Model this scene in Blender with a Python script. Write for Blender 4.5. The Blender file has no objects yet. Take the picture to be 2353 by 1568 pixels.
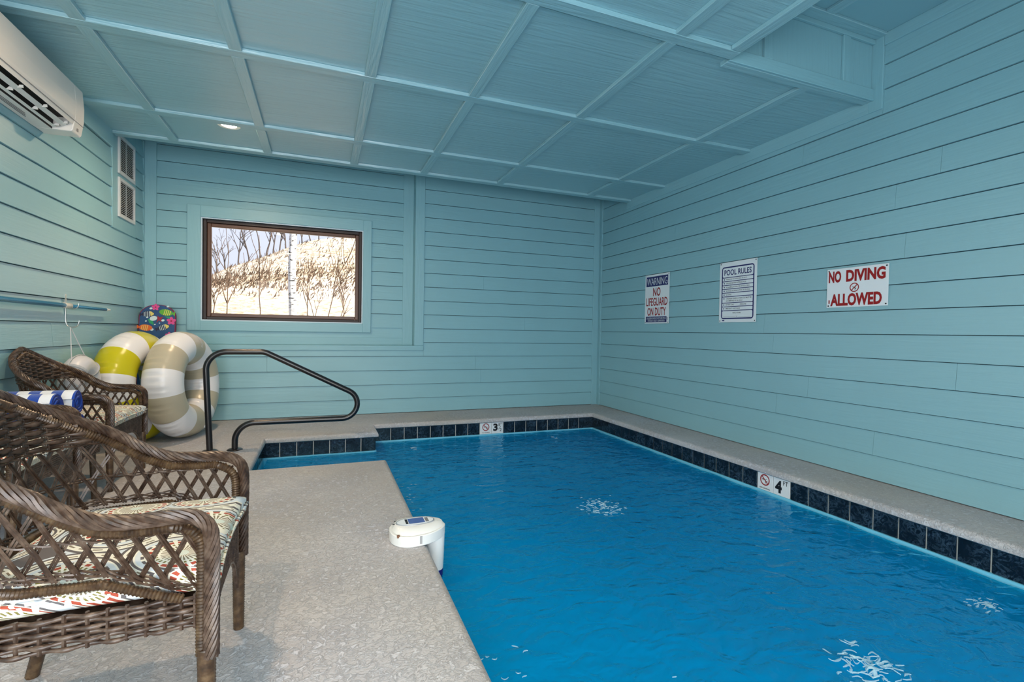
import bpy, bmesh, math, random
from mathutils import Vector, Matrix, noise
PI = math.pi
random.seed(7)
scene = bpy.context.scene
COL = scene.collection

# ------------------------------------------------------------------ camera
def cam_matrix(yaw, pitch, roll, loc):
    f = Vector((math.sin(yaw)*math.cos(pitch), math.cos(yaw)*math.cos(pitch), math.sin(pitch)))
    rt = Vector((math.cos(yaw), -math.sin(yaw), 0)); up = rt.cross(f)
    c, s = math.cos(roll), math.sin(roll)
    r2 = c*rt + s*up; u2 = -s*rt + c*up
    m = Matrix((r2, u2, -f)).transposed().to_4x4(); m.translation = loc
    return m
cd = bpy.data.cameras.new('camera'); cam = bpy.data.objects.new('camera', cd); COL.objects.link(cam)
cam.matrix_world = cam_matrix(0.3695121, -0.01835869, 0.01644207, Vector((0, 0, 1.045)))
cd.sensor_fit = 'HORIZONTAL'; cd.sensor_width = 36; cd.lens = 1121.35/2353*36; cd.clip_start = .02; cd.clip_end = 300
scene.camera = cam

# ------------------------------------------------------------------ light
world = bpy.data.worlds.new('sky'); scene.world = world; world.use_nodes = True
bg = world.node_tree.nodes['Background']; bg.inputs[0].default_value = (.80, .84, 1.0, 1); bg.inputs[1].default_value = 1.1
sd = bpy.data.lights.new('sun', 'SUN'); sd.energy = 14.0; sd.angle = .02; sd.color = (1, .90, .76)
sun = bpy.data.objects.new('sun', sd); COL.objects.link(sun)
sun.rotation_euler = Vector((-.72, .42, -.55)).to_track_quat('-Z', 'Y').to_euler()
ADDED_DOOR = (-1.7, 0.9, 0.02, 2.3)          # unseen door opening behind the camera, added to let light in
ad = bpy.data.lights.new('added_door_light', 'AREA'); ad.shape = 'RECTANGLE'; ad.size = ADDED_DOOR[1]-ADDED_DOOR[0]; ad.size_y = ADDED_DOOR[3]-ADDED_DOOR[2]  # area lamp added at the assumed opening as fill from behind
ad.energy = 180; ad.color = (.96, .98, 1.0)
ao = bpy.data.objects.new('added_door_light', ad); COL.objects.link(ao)
ao.location = ((ADDED_DOOR[0]+ADDED_DOOR[1])/2, -1.66, (ADDED_DOOR[2]+ADDED_DOOR[3])/2); ao.rotation_euler = (math.radians(90), 0, 0)
LAMP_STRENGTH = 800.0
scene.view_settings.view_transform = 'Standard'; scene.view_settings.look = 'None'
scene.view_settings.exposure = 0.0; scene.view_settings.gamma = 1.0; scene.view_settings.use_curve_mapping = False

# ------------------------------------------------------------------ dimensions
XL, XR, YB, YR, YN = -1.83, 3.80, 6.27, 6.40, -1.60     # left, right, back wall, window recess, near wall
ZC, ZH = 2.79, 3.25                                      # batten underside of the dropped ceiling, high ceiling
YE, YN2, XN = 5.55, 2.46, 2.35                           # dropped ceiling ends at YE; raised bay X>XN, Y<YN2
LAP = .1778
POOL = [(.49, -.40), (3.30, -.40), (3.30, 5.57), (.54, 5.57), (.54, 5.14), (-.50, 5.14), (-.50, 4.03), (.49, 4.03)]
ZW = -.205

# ------------------------------------------------------------------ helpers
def sr(r, g, b):
    f = lambda c: (c/255/12.92) if c/255 <= .04045 else ((c/255+.055)/1.055)**2.4
    return (f(r), f(g), f(b), 1)
class NT:
    def __init__(s, name):
        m = bpy.data.materials.new(name); m.use_nodes = True
        s.m = m; s.t = m.node_tree; s.bsdf = s.t.nodes['Principled BSDF']; s.out = s.t.nodes['Material Output']
    def n(s, typ, ins=None, **kw):
        nd = s.t.nodes.new(typ)
        for k, v in kw.items(): setattr(nd, k, v)
        for k, v in (ins or {}).items(): s.set(nd.inputs[k], v)
        return nd
    def set(s, sock, v):
        if isinstance(v, bpy.types.NodeSocket): s.t.links.new(v, sock)
        else: sock.default_value = v
    def math(s, op, a, b=0.0, c=0.0):
        nd = s.n('ShaderNodeMath', {0: a, 1: b, 2: c}, operation=op); return nd.outputs[0]
    def ramp(s, fac, stops, interp='LINEAR'):
        nd = s.n('ShaderNodeValToRGB', {0: fac}); cr = nd.color_ramp; cr.interpolation = interp
        while len(cr.elements) < len(stops): cr.elements.new(.5)
        for e, (p, c) in zip(cr.elements, stops): e.position = p; e.color = c
        return nd.outputs[0]
    def mix(s, f, a, b, mode='MIX'):
        nd = s.n('ShaderNodeMix', data_type='RGBA', blend_type=mode)
        s.set(nd.inputs[0], f); s.set(nd.inputs[6], a); s.set(nd.inputs[7], b); return nd.outputs[2]
    def coord(s, scale=(1, 1, 1), rand=False, which='Object'):
        tc = s.n('ShaderNodeTexCoord').outputs[which]
        if rand:
            oi = s.n('ShaderNodeObjectInfo'); r = s.math('MULTIPLY', oi.outputs['Random'], 37.0)
            tc = s.n('ShaderNodeVectorMath', {0: tc, 1: s.n('ShaderNodeCombineXYZ', {0: r, 1: r, 2: r}).outputs[0]}, operation='ADD').outputs[0]
        return s.n('ShaderNodeMapping', {0: tc, 3: scale}).outputs[0]
    def noise(s, vec, scale, detail=4, rough=.55, dist=0.0):
        return s.n('ShaderNodeTexNoise', {'Vector': vec, 'Scale': scale, 'Detail': detail, 'Roughness': rough, 'Distortion': dist}).outputs[0]
    def bump(s, h, strength=.3, distance=.002, normal=None):
        ins = {'Strength': strength, 'Distance': distance, 'Height': h}
        if normal: ins['Normal'] = normal
        return s.n('ShaderNodeBump', ins).outputs[0]
    def p(s, **kw):
        names = dict(color='Base Color', rough='Roughness', metal='Metallic', normal='Normal', spec='Specular IOR Level', emit='Emission Color', es='Emission Strength', coat='Coat Weight', sheen='Sheen Weight', trans='Transmission Weight')
        for k, v in kw.items(): s.set(s.bsdf.inputs[names[k]], v)
        return s.m
def simple(name, c, rough=.5, metal=0.0, spec=.5, bump=0, bscale=200, var=0):
    t = NT(name); col = c
    v = t.coord()
    if var:
        n = t.noise(v, 14, 3); col = t.mix(n, tuple(x*(1-var) for x in c[:3])+(1,), tuple(min(1, x*(1+var)) for x in c[:3])+(1,))
    t.p(color=col, rough=rough, metal=metal, spec=spec)
    if bump: t.p(normal=t.bump(t.noise(v, bscale, 2), bump, .001))
    return t.m

def link(name, me, parent=None, m=None, loc=None):
    o = bpy.data.objects.new(name, me); COL.objects.link(o)
    if m is not None and me is not None and not me.materials: me.materials.append(m)
    if parent: o.parent = parent
    if loc is not None: o.location = loc
    return o
def tag(o, label, cat, group=None, kind=None):
    if label: o['label'] = label
    if cat: o['category'] = cat
    if group: o['group'] = group
    if kind: o['kind'] = kind
    return o
def thing(name, label, cat, loc=(0, 0, 0), rot=(0, 0, 0), group=None):
    o = bpy.data.objects.new(name, None); COL.objects.link(o); o.location = loc; o.rotation_euler = rot; o.empty_display_size = .1
    return tag(o, label, cat, group)
class MB:
    """collects vertices and faces of ONE part"""
    def __init__(s): s.v = []; s.f = []; s.mi = []
    def add(s, v, f, mi=0):
        o = len(s.v); s.v += [tuple(p) for p in v]; s.f += [tuple(i+o for i in q) for q in f]; s.mi += [mi]*len(f); return s
    def box(s, x0, x1, y0, y1, z0, z1, mi=0):
        v = [(x, y, z) for x in (x0, x1) for y in (y0, y1) for z in (z0, z1)]
        return s.add(v, [(0, 1, 3, 2), (4, 6, 7, 5), (0, 4, 5, 1), (2, 3, 7, 6), (0, 2, 6, 4), (1, 5, 7, 3)], mi)
    def prism(s, poly, z0, z1, mi=0):
        n = len(poly); v = [(x, y, z0) for x, y in poly]+[(x, y, z1) for x, y in poly]
        f = [tuple(range(n-1, -1, -1)), tuple(range(n, 2*n))]+[(i, (i+1) % n, n+(i+1) % n, n+i) for i in range(n)]
        return s.add(v, f, mi)
    def tube(s, pts, r, sides=6, closed=False, cap=True, mi=0, flat=1.0, up=None):
        pts = [Vector(p) for p in pts]; n = len(pts)
        rf = r if callable(r) else (lambda i: r)
        T = []
        for i in range(n):
            a = pts[(i-1) % n] if (closed or i) else pts[0]; b = pts[(i+1) % n] if (closed or i < n-1) else pts[-1]
            d = b-a; T.append(d.normalized() if d.length > 1e-9 else Vector((0, 0, 1)))
        ref = Vector(up) if up else (Vector((0, 0, 1)) if abs(T[0].z) < .9 else Vector((1, 0, 0)))
        N = (ref-T[0]*ref.dot(T[0])).normalized(); vs = []; fs = []
        for i in range(n):
            if i:
                N = N-T[i]*N.dot(T[i]); N = N.normalized() if N.length > 1e-6 else T[i].orthogonal().normalized()
            B = T[i].cross(N); ri = rf(i)
            for k in range(sides):
                a = 2*PI*k/sides; vs.append(pts[i]+N*(math.cos(a)*ri*flat)+B*(math.sin(a)*ri))
        m = n if closed else n-1
        for i in range(m):
            for k in range(sides):
                a = i*sides+k; b = i*sides+(k+1) % sides; c = ((i+1) % n)*sides+(k+1) % sides; d = ((i+1) % n)*sides+k
                fs.append((a, b, c, d))
        if cap and not closed:
            fs.append(tuple(range(sides-1, -1, -1))); fs.append(tuple((n-1)*sides+k for k in range(sides)))
        return s.add(vs, fs, mi)
    def lathe(s, prof, seg=24, mi=0, axis='z', c=(0, 0, 0)):
        vs = []; fs = []; n = len(prof)
        for k in range(seg):
            a = 2*PI*k/seg
            for r, h in prof:
                p = (r*math.cos(a), r*math.sin(a), h)
                if axis == 'x': p = (p[2], p[0], p[1])
                if axis == 'y': p = (p[1], p[2], p[0])
                vs.append((p[0]+c[0], p[1]+c[1], p[2]+c[2]))
        for k in range(seg):
            for i in range(n-1):
                a = k*n+i; b = ((k+1) % seg)*n+i; fs.append((a, b, b+1, a+1))
        return s.add(vs, fs, mi)
    def mesh(s, name, mats, smooth=False, bevel=0, bseg=1):
        me = bpy.data.meshes.new(name); me.from_pydata(s.v, [], s.f)
        for m in (mats if isinstance(mats, (list, tuple)) else [mats]): me.materials.append(m)
        me.polygons.foreach_set('material_index', s.mi)
        bm = bmesh.new(); bm.from_mesh(me)
        bmesh.ops.recalc_face_normals(bm, faces=bm.faces)
        if bevel: bmesh.ops.bevel(bm, geom=list(bm.edges), offset=bevel, segments=bseg, affect='EDGES', profile=.5)
        bm.to_mesh(me); bm.free()
        if smooth:
            me.polygons.foreach_set('use_smooth', [True]*len(me.polygons))
            me.set_sharp_from_angle(angle=math.radians(smooth if smooth is not True else 40))
        me.update(); return me
    def build(s, name, mats, parent=None, smooth=False, bevel=0, bseg=1, loc=None):
        return link(name, s.mesh(name, mats, smooth, bevel, bseg), parent, None, loc)
def box(name, x0, x1, y0, y1, z0, z1, m, parent=None, bevel=0.0):
    return MB().box(x0, x1, y0, y1, z0, z1).build(name, m, parent, bevel=bevel)
def struct(o, label=None, cat=None):
    o['kind'] = 'structure'
    if label: o['label'] = label
    if cat: o['category'] = cat
    return o
def copy_tree(o, parent=None):
    c = o.copy(); COL.objects.link(c); c.parent = parent
    for ch in list(o.children): copy_tree(ch, c)
    return c
def smoothline(ctrl, n):
    """Catmull-Rom through control points, n samples per span"""
    P = [Vector(p) for p in ctrl]; out = []
    for i in range(len(P)-1):
        p0 = P[max(i-1, 0)]; p1 = P[i]; p2 = P[i+1]; p3 = P[min(i+2, len(P)-1)]
        for k in range(n):
            t = k/n; out.append(.5*((2*p1)+(p2-p0)*t+(2*p0-5*p1+4*p2-p3)*t*t+(3*p1-p0-3*p2+p3)*t**3))
    out.append(P[-1]); return out
def fillet(ctrl, rad, n=8):
    """polyline with rounded corners"""
    P = [Vector(p) for p in ctrl]; out = [P[0]]
    for i in range(1, len(P)-1):
        r = rad[i-1] if isinstance(rad, (list, tuple)) else rad
        a = (P[i-1]-P[i]).normalized(); b = (P[i+1]-P[i]).normalized()
        th = math.acos(max(-1, min(1, a.dot(b)))); d = r/math.tan(th/2)
        p1 = P[i]+a*d; p2 = P[i]+b*d
        bis = (a+b).normalized(); c = P[i]+bis*(r/math.sin(th/2))
        v1 = p1-c; v2 = p2-c; ang = v1.angle(v2)
        ax = v1.cross(v2).normalized()
        for k in range(n+1): out.append(c+Matrix.Rotation(ang*k/n, 3, ax) @ v1)
    out.append(P[-1]); return out

_font_tmp = []
def text_data(body, w=None, h=None, bold=0.0):
    """flat lettering centred on the origin, scaled to w x h"""
    cu = bpy.data.curves.new('lettering', 'FONT'); cu.body = body; cu.size = 1; cu.align_x = 'CENTER'; cu.offset = bold; cu.resolution_u = 3
    ob = bpy.data.objects.new('lettering_tmp', cu); COL.objects.link(ob)
    dg = bpy.context.evaluated_depsgraph_get(); me = bpy.data.meshes.new_from_object(ob.evaluated_get(dg))
    bpy.data.objects.remove(ob); bpy.data.curves.remove(cu)
    vs = [tuple(v.co) for v in me.vertices]; fs = [tuple(p.vertices) for p in me.polygons]; bpy.data.meshes.remove(me)
    xs = [v[0] for v in vs]; ys = [v[1] for v in vs]; cx = (min(xs)+max(xs))/2; cy = (min(ys)+max(ys))/2
    W = max(xs)-min(xs); H = max(ys)-min(ys)
    sx = (w/W) if w else None; sy = (h/H) if h else None
    sx = sx or sy; sy = sy or sx
    return [((x-cx)*sx, (y-cy)*sy, 0) for x, y, _ in vs], fs
def text(name, body, x, y, w, h, m, parent, z=.0025, bold=0.0):
    v, f = text_data(body, w, h, bold)
    me = bpy.data.meshes.new(name); me.from_pydata([(a+x, b+y, z) for a, b, _ in v], [], f); me.materials.append(m)
    return link(name, me, parent)
def annulus(mb, cx, cy, r0, r1, z, seg=40, mi=0):
    v = []; f = []
    for k in range(seg):
        a = 2*PI*k/seg; v += [(cx+r0*math.cos(a), cy+r0*math.sin(a), z), (cx+r1*math.cos(a), cy+r1*math.sin(a), z)]
    for k in range(seg): f.append((2*k, 2*k+1, 2*((k+1) % seg)+1, 2*((k+1) % seg)))
    mb.add(v, f, mi)
def strip(mb, pts, w, z, mi=0):
    """flat ribbon along pts"""
    v = []; n = len(pts)
    for i, p in enumerate(pts):
        a = Vector(pts[max(i-1, 0)]); b = Vector(pts[min(i+1, n-1)]); d = (b-a).normalized(); q = Vector((-d.y, d.x))*(w[i] if isinstance(w, (list, tuple)) else w)/2
        v += [(p[0]+q.x, p[1]+q.y, z), (p[0]-q.x, p[1]-q.y, z)]
    mb.add(v, [(2*i, 2*i+1, 2*i+3, 2*i+2) for i in range(n-1)], mi)
def ellipse(cx, cy, a, b, n=20, rot=0):
    return [(cx+a*math.cos(t)*math.cos(rot)-b*math.sin(t)*math.sin(rot), cy+a*math.cos(t)*math.sin(rot)+b*math.sin(t)*math.cos(rot)) for t in [2*PI*k/n for k in range(n)]]

# ------------------------------------------------------------------ materials
PAINT = sr(134, 181, 192)
def paint(name, axis, rough=.42, spec=.5, grain=.35, col=PAINT, ior=1.5):
    t = NT(name); sc = [55, 55, 55]; sc[axis] = 2.2
    v = t.coord(tuple(sc), rand=True)
    g = t.noise(v, 1.6, 5, .6, .6)
    sc2 = [9, 9, 9]; sc2[axis] = .9
    w = t.n('ShaderNodeTexWave', {'Vector': t.coord(tuple(sc2), rand=True), 'Scale': .8, 'Distortion': 14.0, 'Detail': 3.0, 'Detail Scale': 1.3}, wave_type='BANDS', bands_direction='DIAGONAL').outputs[1]
    h = t.math('ADD', t.math('MULTIPLY', g, .75), t.math('MULTIPLY', w, .32))
    n2 = t.noise(t.coord(), 1.3, 2)
    c = t.mix(n2, tuple(x*.95 for x in col[:3])+(1,), tuple(min(1, x*1.05) for x in col[:3])+(1,))
    t.bsdf.inputs['IOR'].default_value = ior
    return t.p(color=c, rough=rough, spec=spec, normal=t.bump(h, grain, .004))
P_X = paint('painted_wood_x', 0); P_Y = paint('painted_wood_y', 1, ior=2.0); P_Z = paint('painted_wood_z', 2)
P_CEIL = paint('painted_ceiling_board', 0, rough=.36, spec=.8, grain=1.0, ior=2.2)
P_CY = paint('painted_batten_y', 1, rough=.36, spec=.8, grain=.9, ior=2.2)
BACKING = simple('painted_backing', PAINT, .6); LAP_SHADE = simple('lap_shadow_backing', sr(40, 66, 72), .8)  # dark backing colour paints the shadow lines in the grooves between boards

def m_deck():
    t = NT('textured_concrete'); v = t.coord()
    a = t.noise(v, 1.1, 3); k = t.noise(v, 40, 6, .7, 1.0); f = t.noise(v, 130, 3)
    base = t.ramp(a, [(.3, sr(202, 196, 190)), (.55, sr(209, 209, 214)), (.75, sr(214, 216, 228))])
    kk = t.ramp(k, [(.42, (0, 0, 0, 1)), (.52, (1, 1, 1, 1))])
    c = t.mix(t.math('MULTIPLY', t.math('MULTIPLY', kk, t.ramp(t.noise(v, 2.2, 3), [(.35, (.25, .25, .25, 1)), (.6, (1, 1, 1, 1))])), .5), base, sr(150, 143, 138))
    c = t.mix(t.math('MULTIPLY', f, .22), c, sr(120, 112, 104))
    h = t.math('ADD', t.math('MULTIPLY', kk, -.5), t.math('MULTIPLY', f, .5))
    return t.p(color=c, rough=.62, spec=.35, normal=t.bump(h, .8, .005))
DECK = m_deck()
def m_tile():
    t = NT('dark_marbled_tile'); v = t.coord(rand=True)
    n = t.noise(v, 20, 6, .7, 2.2); vein = t.ramp(n, [(.40, sr(8, 14, 26)), (.5, sr(20, 34, 50)), (.57, sr(62, 82, 100)), (.61, sr(24, 38, 52)), (.72, sr(8, 14, 24))])
    n2 = t.noise(v, 9, 3)
    c = t.mix(t.ramp(n2, [(.4, (0, 0, 0, 1)), (.65, (1, 1, 1, 1))]), vein, sr(10, 18, 30))
    return t.p(color=c, rough=.22, spec=.5, normal=t.bump(n, .25, .002))
TILE = m_tile()
TILE_W = simple('white_ceramic_tile', sr(226, 228, 230), .25)
GROUT = simple('grout', sr(205, 205, 200), .8)
PLASTER = simple('blue_pool_plaster', sr(90, 212, 245), .6, var=.10)
PLASTER_L = simple('pale_blue_plaster_lip', sr(120, 205, 235), .5, var=.1)
def m_water():
    t = NT('pool_water'); v = t.coord()
    n1 = t.noise(t.n('ShaderNodeMapping', {0: v, 3: (1.0, 1.5, 1)}).outputs[0], 6, 2, .5, 1.0); n2 = t.noise(v, 22, 2, .5, .8)
    h = t.math('ADD', n1, t.math('MULTIPLY', n2, .16))
    nb = t.bump(h, .7, .03)
    fr = t.n('ShaderNodeFresnel', {'IOR': 1.33, 'Normal': nb}).outputs[0]
    tr = t.n('ShaderNodeBsdfTransparent', {'Color': (.10, .88, 1.0, 1)}).outputs[0]
    df = t.n('ShaderNodeBsdfDiffuse', {'Color': sr(0, 155, 230), 'Normal': nb}).outputs[0]
    gl = t.n('ShaderNodeBsdfGlossy', {'Color': (.50, .88, 1, 1), 'Roughness': .06, 'Normal': nb}).outputs[0]
    body = t.n('ShaderNodeMixShader', {0: .42, 1: tr, 2: df}).outputs[0]
    mx = t.n('ShaderNodeMixShader', {0: fr, 1: body, 2: gl}).outputs[0]
    t.t.links.new(mx, t.out.inputs[0]); return t.m
WATER = m_water()
WHITE = simple('white_plastic', sr(226, 226, 222), .32)
WHITE_AC = simple('ac_white_plastic', sr(222, 218, 212), .35)
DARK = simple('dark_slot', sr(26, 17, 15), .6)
VENTM = simple('white_metal_grille', sr(205, 208, 210), .4)
BLACK_RAIL = simple('black_rail_coating', sr(22, 21, 24), .28, spec=.6, bump=.12, bscale=400)
STEEL = simple('brushed_steel', sr(196, 196, 190), .28, metal=1.0)
BLUE_POLE = simple('blue_anodised_aluminium', sr(16, 128, 172), .25, metal=.4)
BRONZE = simple('bronze_window_frame', sr(92, 58, 40), .4, var=.1)
BRONZE_D = simple('dark_bronze_gasket', sr(44, 30, 28), .5)
NAVY = simple('navy_print', sr(24, 26, 96), .5); RED = simple('red_print', sr(150, 14, 20), .5); INK = simple('black_print', sr(18, 18, 24), .5)
SIGN = simple('white_sign_plastic', sr(224, 230, 234), .4); GREYINK = simple('grey_print', sr(120, 120, 122), .5)
BLUEPRINT = simple('blue_label_picture', sr(72, 98, 160), .4, var=.35)
NAVY_P = simple('navy_plastic', sr(26, 14, 110), .35)
def m_wicker(name, a, b, c):
    t = NT(name); v = t.coord()
    n = t.noise(v, 38, 3, .6); n2 = t.noise(v, 9, 2)
    col = t.ramp(n, [(.3, a), (.5, b), (.72, c)]); col = t.mix(t.math('MULTIPLY', n2, .5), col, a)
    return t.p(color=col, rough=.35, spec=.5, normal=t.bump(t.noise(v, 300, 2), .1, .001))
WICK = m_wicker('brown_resin_wicker', sr(44, 31, 24), sr(76, 58, 46), sr(112, 94, 80))
WICK_W = m_wicker('brown_wrapped_wicker', sr(46, 32, 21), sr(76, 56, 37), sr(112, 90, 64))
def m_cushion():
    t = NT('medallion_print_fabric'); v = t.coord()
    zz = t.n('ShaderNodeSeparateXYZ', {0: v}).outputs[2]; v = t.n('ShaderNodeVectorMath', {0: v, 1: t.n('ShaderNodeCombineXYZ', {0: zz, 1: zz}).outputs[0]}, operation='ADD').outputs[0]
    v = t.n('ShaderNodeVectorMath', {0: v, 1: t.n('ShaderNodeVectorMath', {0: t.n('ShaderNodeTexNoise', {'Vector': v, 'Scale': 5.0}).outputs[1], 3: .02}, operation='SCALE').outputs[0]}, operation='ADD').outputs[0]
    vo = t.n('ShaderNodeTexVoronoi', {'Vector': v, 'Scale': 4.8, 'Randomness': .7}, voronoi_dimensions='2D', feature='F1')
    d = vo.outputs['Distance']; dv = t.n('ShaderNodeVectorMath', {0: v, 1: vo.outputs['Position']}, operation='SUBTRACT').outputs[0]
    sx = t.n('ShaderNodeSeparateXYZ', {0: dv}); ang = t.math('ARCTAN2', sx.outputs[1], sx.outputs[0])
    sp = t.math('GREATER_THAN', t.math('SINE', t.math('MULTIPLY', ang, 30.0)), .1)
    dots = t.math('GREATER_THAN', t.math('SINE', t.math('MULTIPLY', ang, 20.0)), -.35)
    cream = sr(232, 229, 214); grey = sr(104, 99, 99); taupe = sr(130, 118, 98); red = sr(168, 78, 60); olive = sr(128, 120, 70); pale = sr(208, 216, 220); teal = sr(170, 200, 196)
    A = t.ramp(d, [(0, teal), (.07, taupe), (.2, cream), (.225, olive), (.265, cream), (.285, red), (.335, cream), (.35, grey), (.385, pale), (.44, cream), (.46, grey), (.495, cream), (.52, taupe), (.545, cream), (.585, grey), (.625, pale), (.66, grey)], 'CONSTANT')
    B = t.ramp(d, [(0, cream), (.07, cream), (.35, cream), (.385, pale), (.44, cream), (.46, grey), (.495, cream), (.52, cream), (.545, cream), (.585, grey), (.625, pale), (.66, grey)], 'CONSTANT')
    ring = t.math('GREATER_THAN', d, .275)
    f = t.math('ADD', t.math('MULTIPLY', sp, t.math('SUBTRACT', 1.0, ring)), t.math('MULTIPLY', dots, ring))
    c = t.mix(f, B, A)
    return t.p(color=c, rough=.85, spec=.2, normal=t.bump(t.noise(v, 420, 2), .15, .001))
CUSHION = m_cushion()
def m_towel():
    t = NT('striped_terry'); v = t.coord(); sx = t.n('ShaderNodeSeparateXYZ', {0: v}).outputs[0]
    fr = t.math('FRACT', t.math('DIVIDE', t.math('ADD', sx, .03), .10)); s = t.math('GREATER_THAN', fr, .5)
    c = t.mix(s, sr(30, 70, 160), sr(222, 226, 232))
    return t.p(color=c, rough=.95, spec=.1, sheen=.4, normal=t.bump(t.noise(v, 260, 3), .6, .004))
TOWEL = m_towel()
TOWEL_B = simple('blue_terry', sr(26, 52, 140), .95, bump=.6, bscale=260)
VINYL_W = simple('white_vinyl', sr(228, 228, 230), .28); VINYL_Y = simple('yellow_vinyl', sr(196, 188, 24), .25); VINYL_B = simple('beige_vinyl', sr(182, 174, 152), .28)
LENS = NT('lamp_lens'); LENS.p(color=(1, 1, 1, 1), emit=(1, .70, .43, 1), es=LAMP_STRENGTH); LENS = LENS.m
def m_glass():
    t = NT('window_glass')
    fr = t.math('MULTIPLY', t.n('ShaderNodeFresnel', {'IOR': 1.45}).outputs[0], .15)
    mx = t.n('ShaderNodeMixShader', {0: fr, 1: t.n('ShaderNodeBsdfTransparent', {'Color': (.96, .97, .97, 1)}).outputs[0], 2: t.n('ShaderNodeBsdfGlossy', {'Roughness': .01}).outputs[0]}).outputs[0]
    t.t.links.new(mx, t.out.inputs[0]); return t.m
GLASS = m_glass()

# ================================================================== room shell
def lap(parent, axis, a, b, z, plane, sgn, m, top=None, full=.0):
    """one lapped siding board; axis 0: runs along X on plane Y (faces -Y); axis 1: runs along Y on plane X, facing sgn"""
    z += .005; h = min(LAP-.005, (top-z) if top else 9)
    if h < .02: return
    k = h/(LAP-.005)
    prof = [(.026, z), (.026-.014*k, z+h), (.004, z+h), (.004, z)]
    v = []
    for e in (a, b):
        for dep, zz in prof:
            v.append((e, plane-dep, zz) if axis == 0 else (plane+sgn*dep, e, zz))
    f = [(0, 1, 2, 3), (7, 6, 5, 4), (0, 4, 5, 1), (1, 5, 6, 2), (2, 6, 7, 3), (3, 7, 4, 0)]
    MB().add(v, f).build('siding_board', m, parent)
def course(parent, axis, a, b, z, plane, sgn, m, top=None, joints=()):
    cuts = [a]+sorted(j for j in joints if a+.1 < j < b-.1)+[b]
    for p, q in zip(cuts[:-1], cuts[1:]): lap(parent, axis, p+.0008, q-.0008, z, plane, sgn, m, top)

# --- floor: concrete deck with rounded pool coping, pool shell
def offset_loop(poly, d):
    """grow an axis-aligned polygon (counter-clockwise) outward by d"""
    n = len(poly); out = []
    for i in range(n):
        p0 = Vector(poly[i-1]); p1 = Vector(poly[i]); p2 = Vector(poly[(i+1) % n])
        e1 = (p1-p0).normalized(); e2 = (p2-p1).normalized()
        n1 = Vector((e1.y, -e1.x)); n2 = Vector((e2.y, -e2.x))
        out.append(tuple(p1+(n1+n2)*d))
    return out
def floor():
    bm = bmesh.new(); prof = [(.035, 0)]+[(.035-.035*math.sin(a), -.035+.035*math.cos(a)) for a in [PI/2*k/6 for k in range(1, 7)]]+[(0, -.05), (.02, -.06), (.06, -.06)]
    loops = []
    for d, z in prof: loops.append([bm.verts.new((x, y, z)) for x, y in offset_loop(POOL, d)])
    n = len(POOL)
    for a, b in zip(loops[:-1], loops[1:]):
        for i in range(n): bm.faces.new((a[i], a[(i+1) % n], b[(i+1) % n], b[i]))
    rim = [bm.verts.new(p) for p in ((XL-.1, YN-.1, 0), (XR+.1, YN-.1, 0), (XR+.1, YB+.1, 0), (XL-.1, YB+.1, 0))]
    es = [bm.edges.new((rim[i], rim[(i+1) % 4])) for i in range(4)]
    es += [bm.edges.get((loops[0][i], loops[0][(i+1) % n])) for i in range(n)]
    bmesh.ops.triangle_fill(bm, edges=es, use_beauty=True)
    bmesh.ops.recalc_face_normals(bm, faces=bm.faces)
    for f in bm.faces:
        if abs(f.normal.z) > .99 and f.normal.z < 0 and f.calc_center_median().z > -.001: f.normal_flip()
    me = bpy.data.meshes.new('floor'); bm.to_mesh(me); bm.free(); me.materials.append(DECK)
    me.polygons.foreach_set('use_smooth', [True]*len(me.polygons)); me.set_sharp_from_angle(angle=math.radians(35))
    o = link('floor', me); struct(o, 'textured beige concrete pool deck with rounded coping', 'floor'); return o
FLOOR = floor()
def pool_shell():
    mb = MB(); n = len(POOL); L = offset_loop(POOL, .035); v = [(x, y, -.06) for x, y in L]+[(x, y, -.196) for x, y in L]
    mb.add(v, [(i, (i+1) % n, n+(i+1) % n, n+i) for i in range(n)], 0)               # grout band behind the tiles
    Li = offset_loop(POOL, .018)
    v = [(x, y, -.196) for x, y in L]+[(x, y, -.197) for x, y in Li]+[(x, y, -.222) for x, y in Li]
    mb.add(v, [(k*n+i, k*n+(i+1) % n, (k+1)*n+(i+1) % n, (k+1)*n+i) for k in range(2) for i in range(n)], 1)
    v = [(x, y, -.222) for x, y in Li]+[(x, y, -1.25) for x, y in Li]
    mb.add(v, [(i, (i+1) % n, n+(i+1) % n, n+i) for i in range(n)]+[tuple(range(n, 2*n))], 2)
    o = mb.build('pool_basin', [GROUT, PLASTER_L, PLASTER]); struct(o, 'blue plastered swimming pool basin below the deck', 'pool')
    for k in range(3):                                                                # entry steps in the niche
        box('step', -.49, .02+.30*k-.05, 4.045, 5.125, -1.249, -.42-.27*k, PLASTER, o, .012)
    return o
POOLO = pool_shell()
# --- waterline tiles
def marker_face(parent, rotm, kind):
    pass
tile_me = MB().box(-.0712, .0712, -.005, .005, -.072, .072).mesh('waterline_tile', TILE, bevel=.003)
def tile_run(p0, p1, first=0.0, skip=()):
    """tiles along the wall from p0 to p1 (wall on the left of travel); skip: list of indices for depth markers"""
    a = Vector(p0); b = Vector(p1); L = (b-a).length; d = (b-a)/L; ang = math.atan2(d.y, d.x); s = first; i = 0; places = {}
    while s < L-.02:
        w = min(.15, L-s); c = a+d*(s+w/2)
        if i in skip: places[i] = (c, ang)
        else:
            me = tile_me
            o = link('waterline_tile', me, POOLO, None, (c.x, c.y, -.1235)); o.rotation_euler = (0, 0, ang)
            if w < .148: o.scale = (max(.1, w-.0076)/.1424, 1, 1)
        s += .15; i += 1
    return places
O = offset_loop(POOL, .030)
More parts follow.
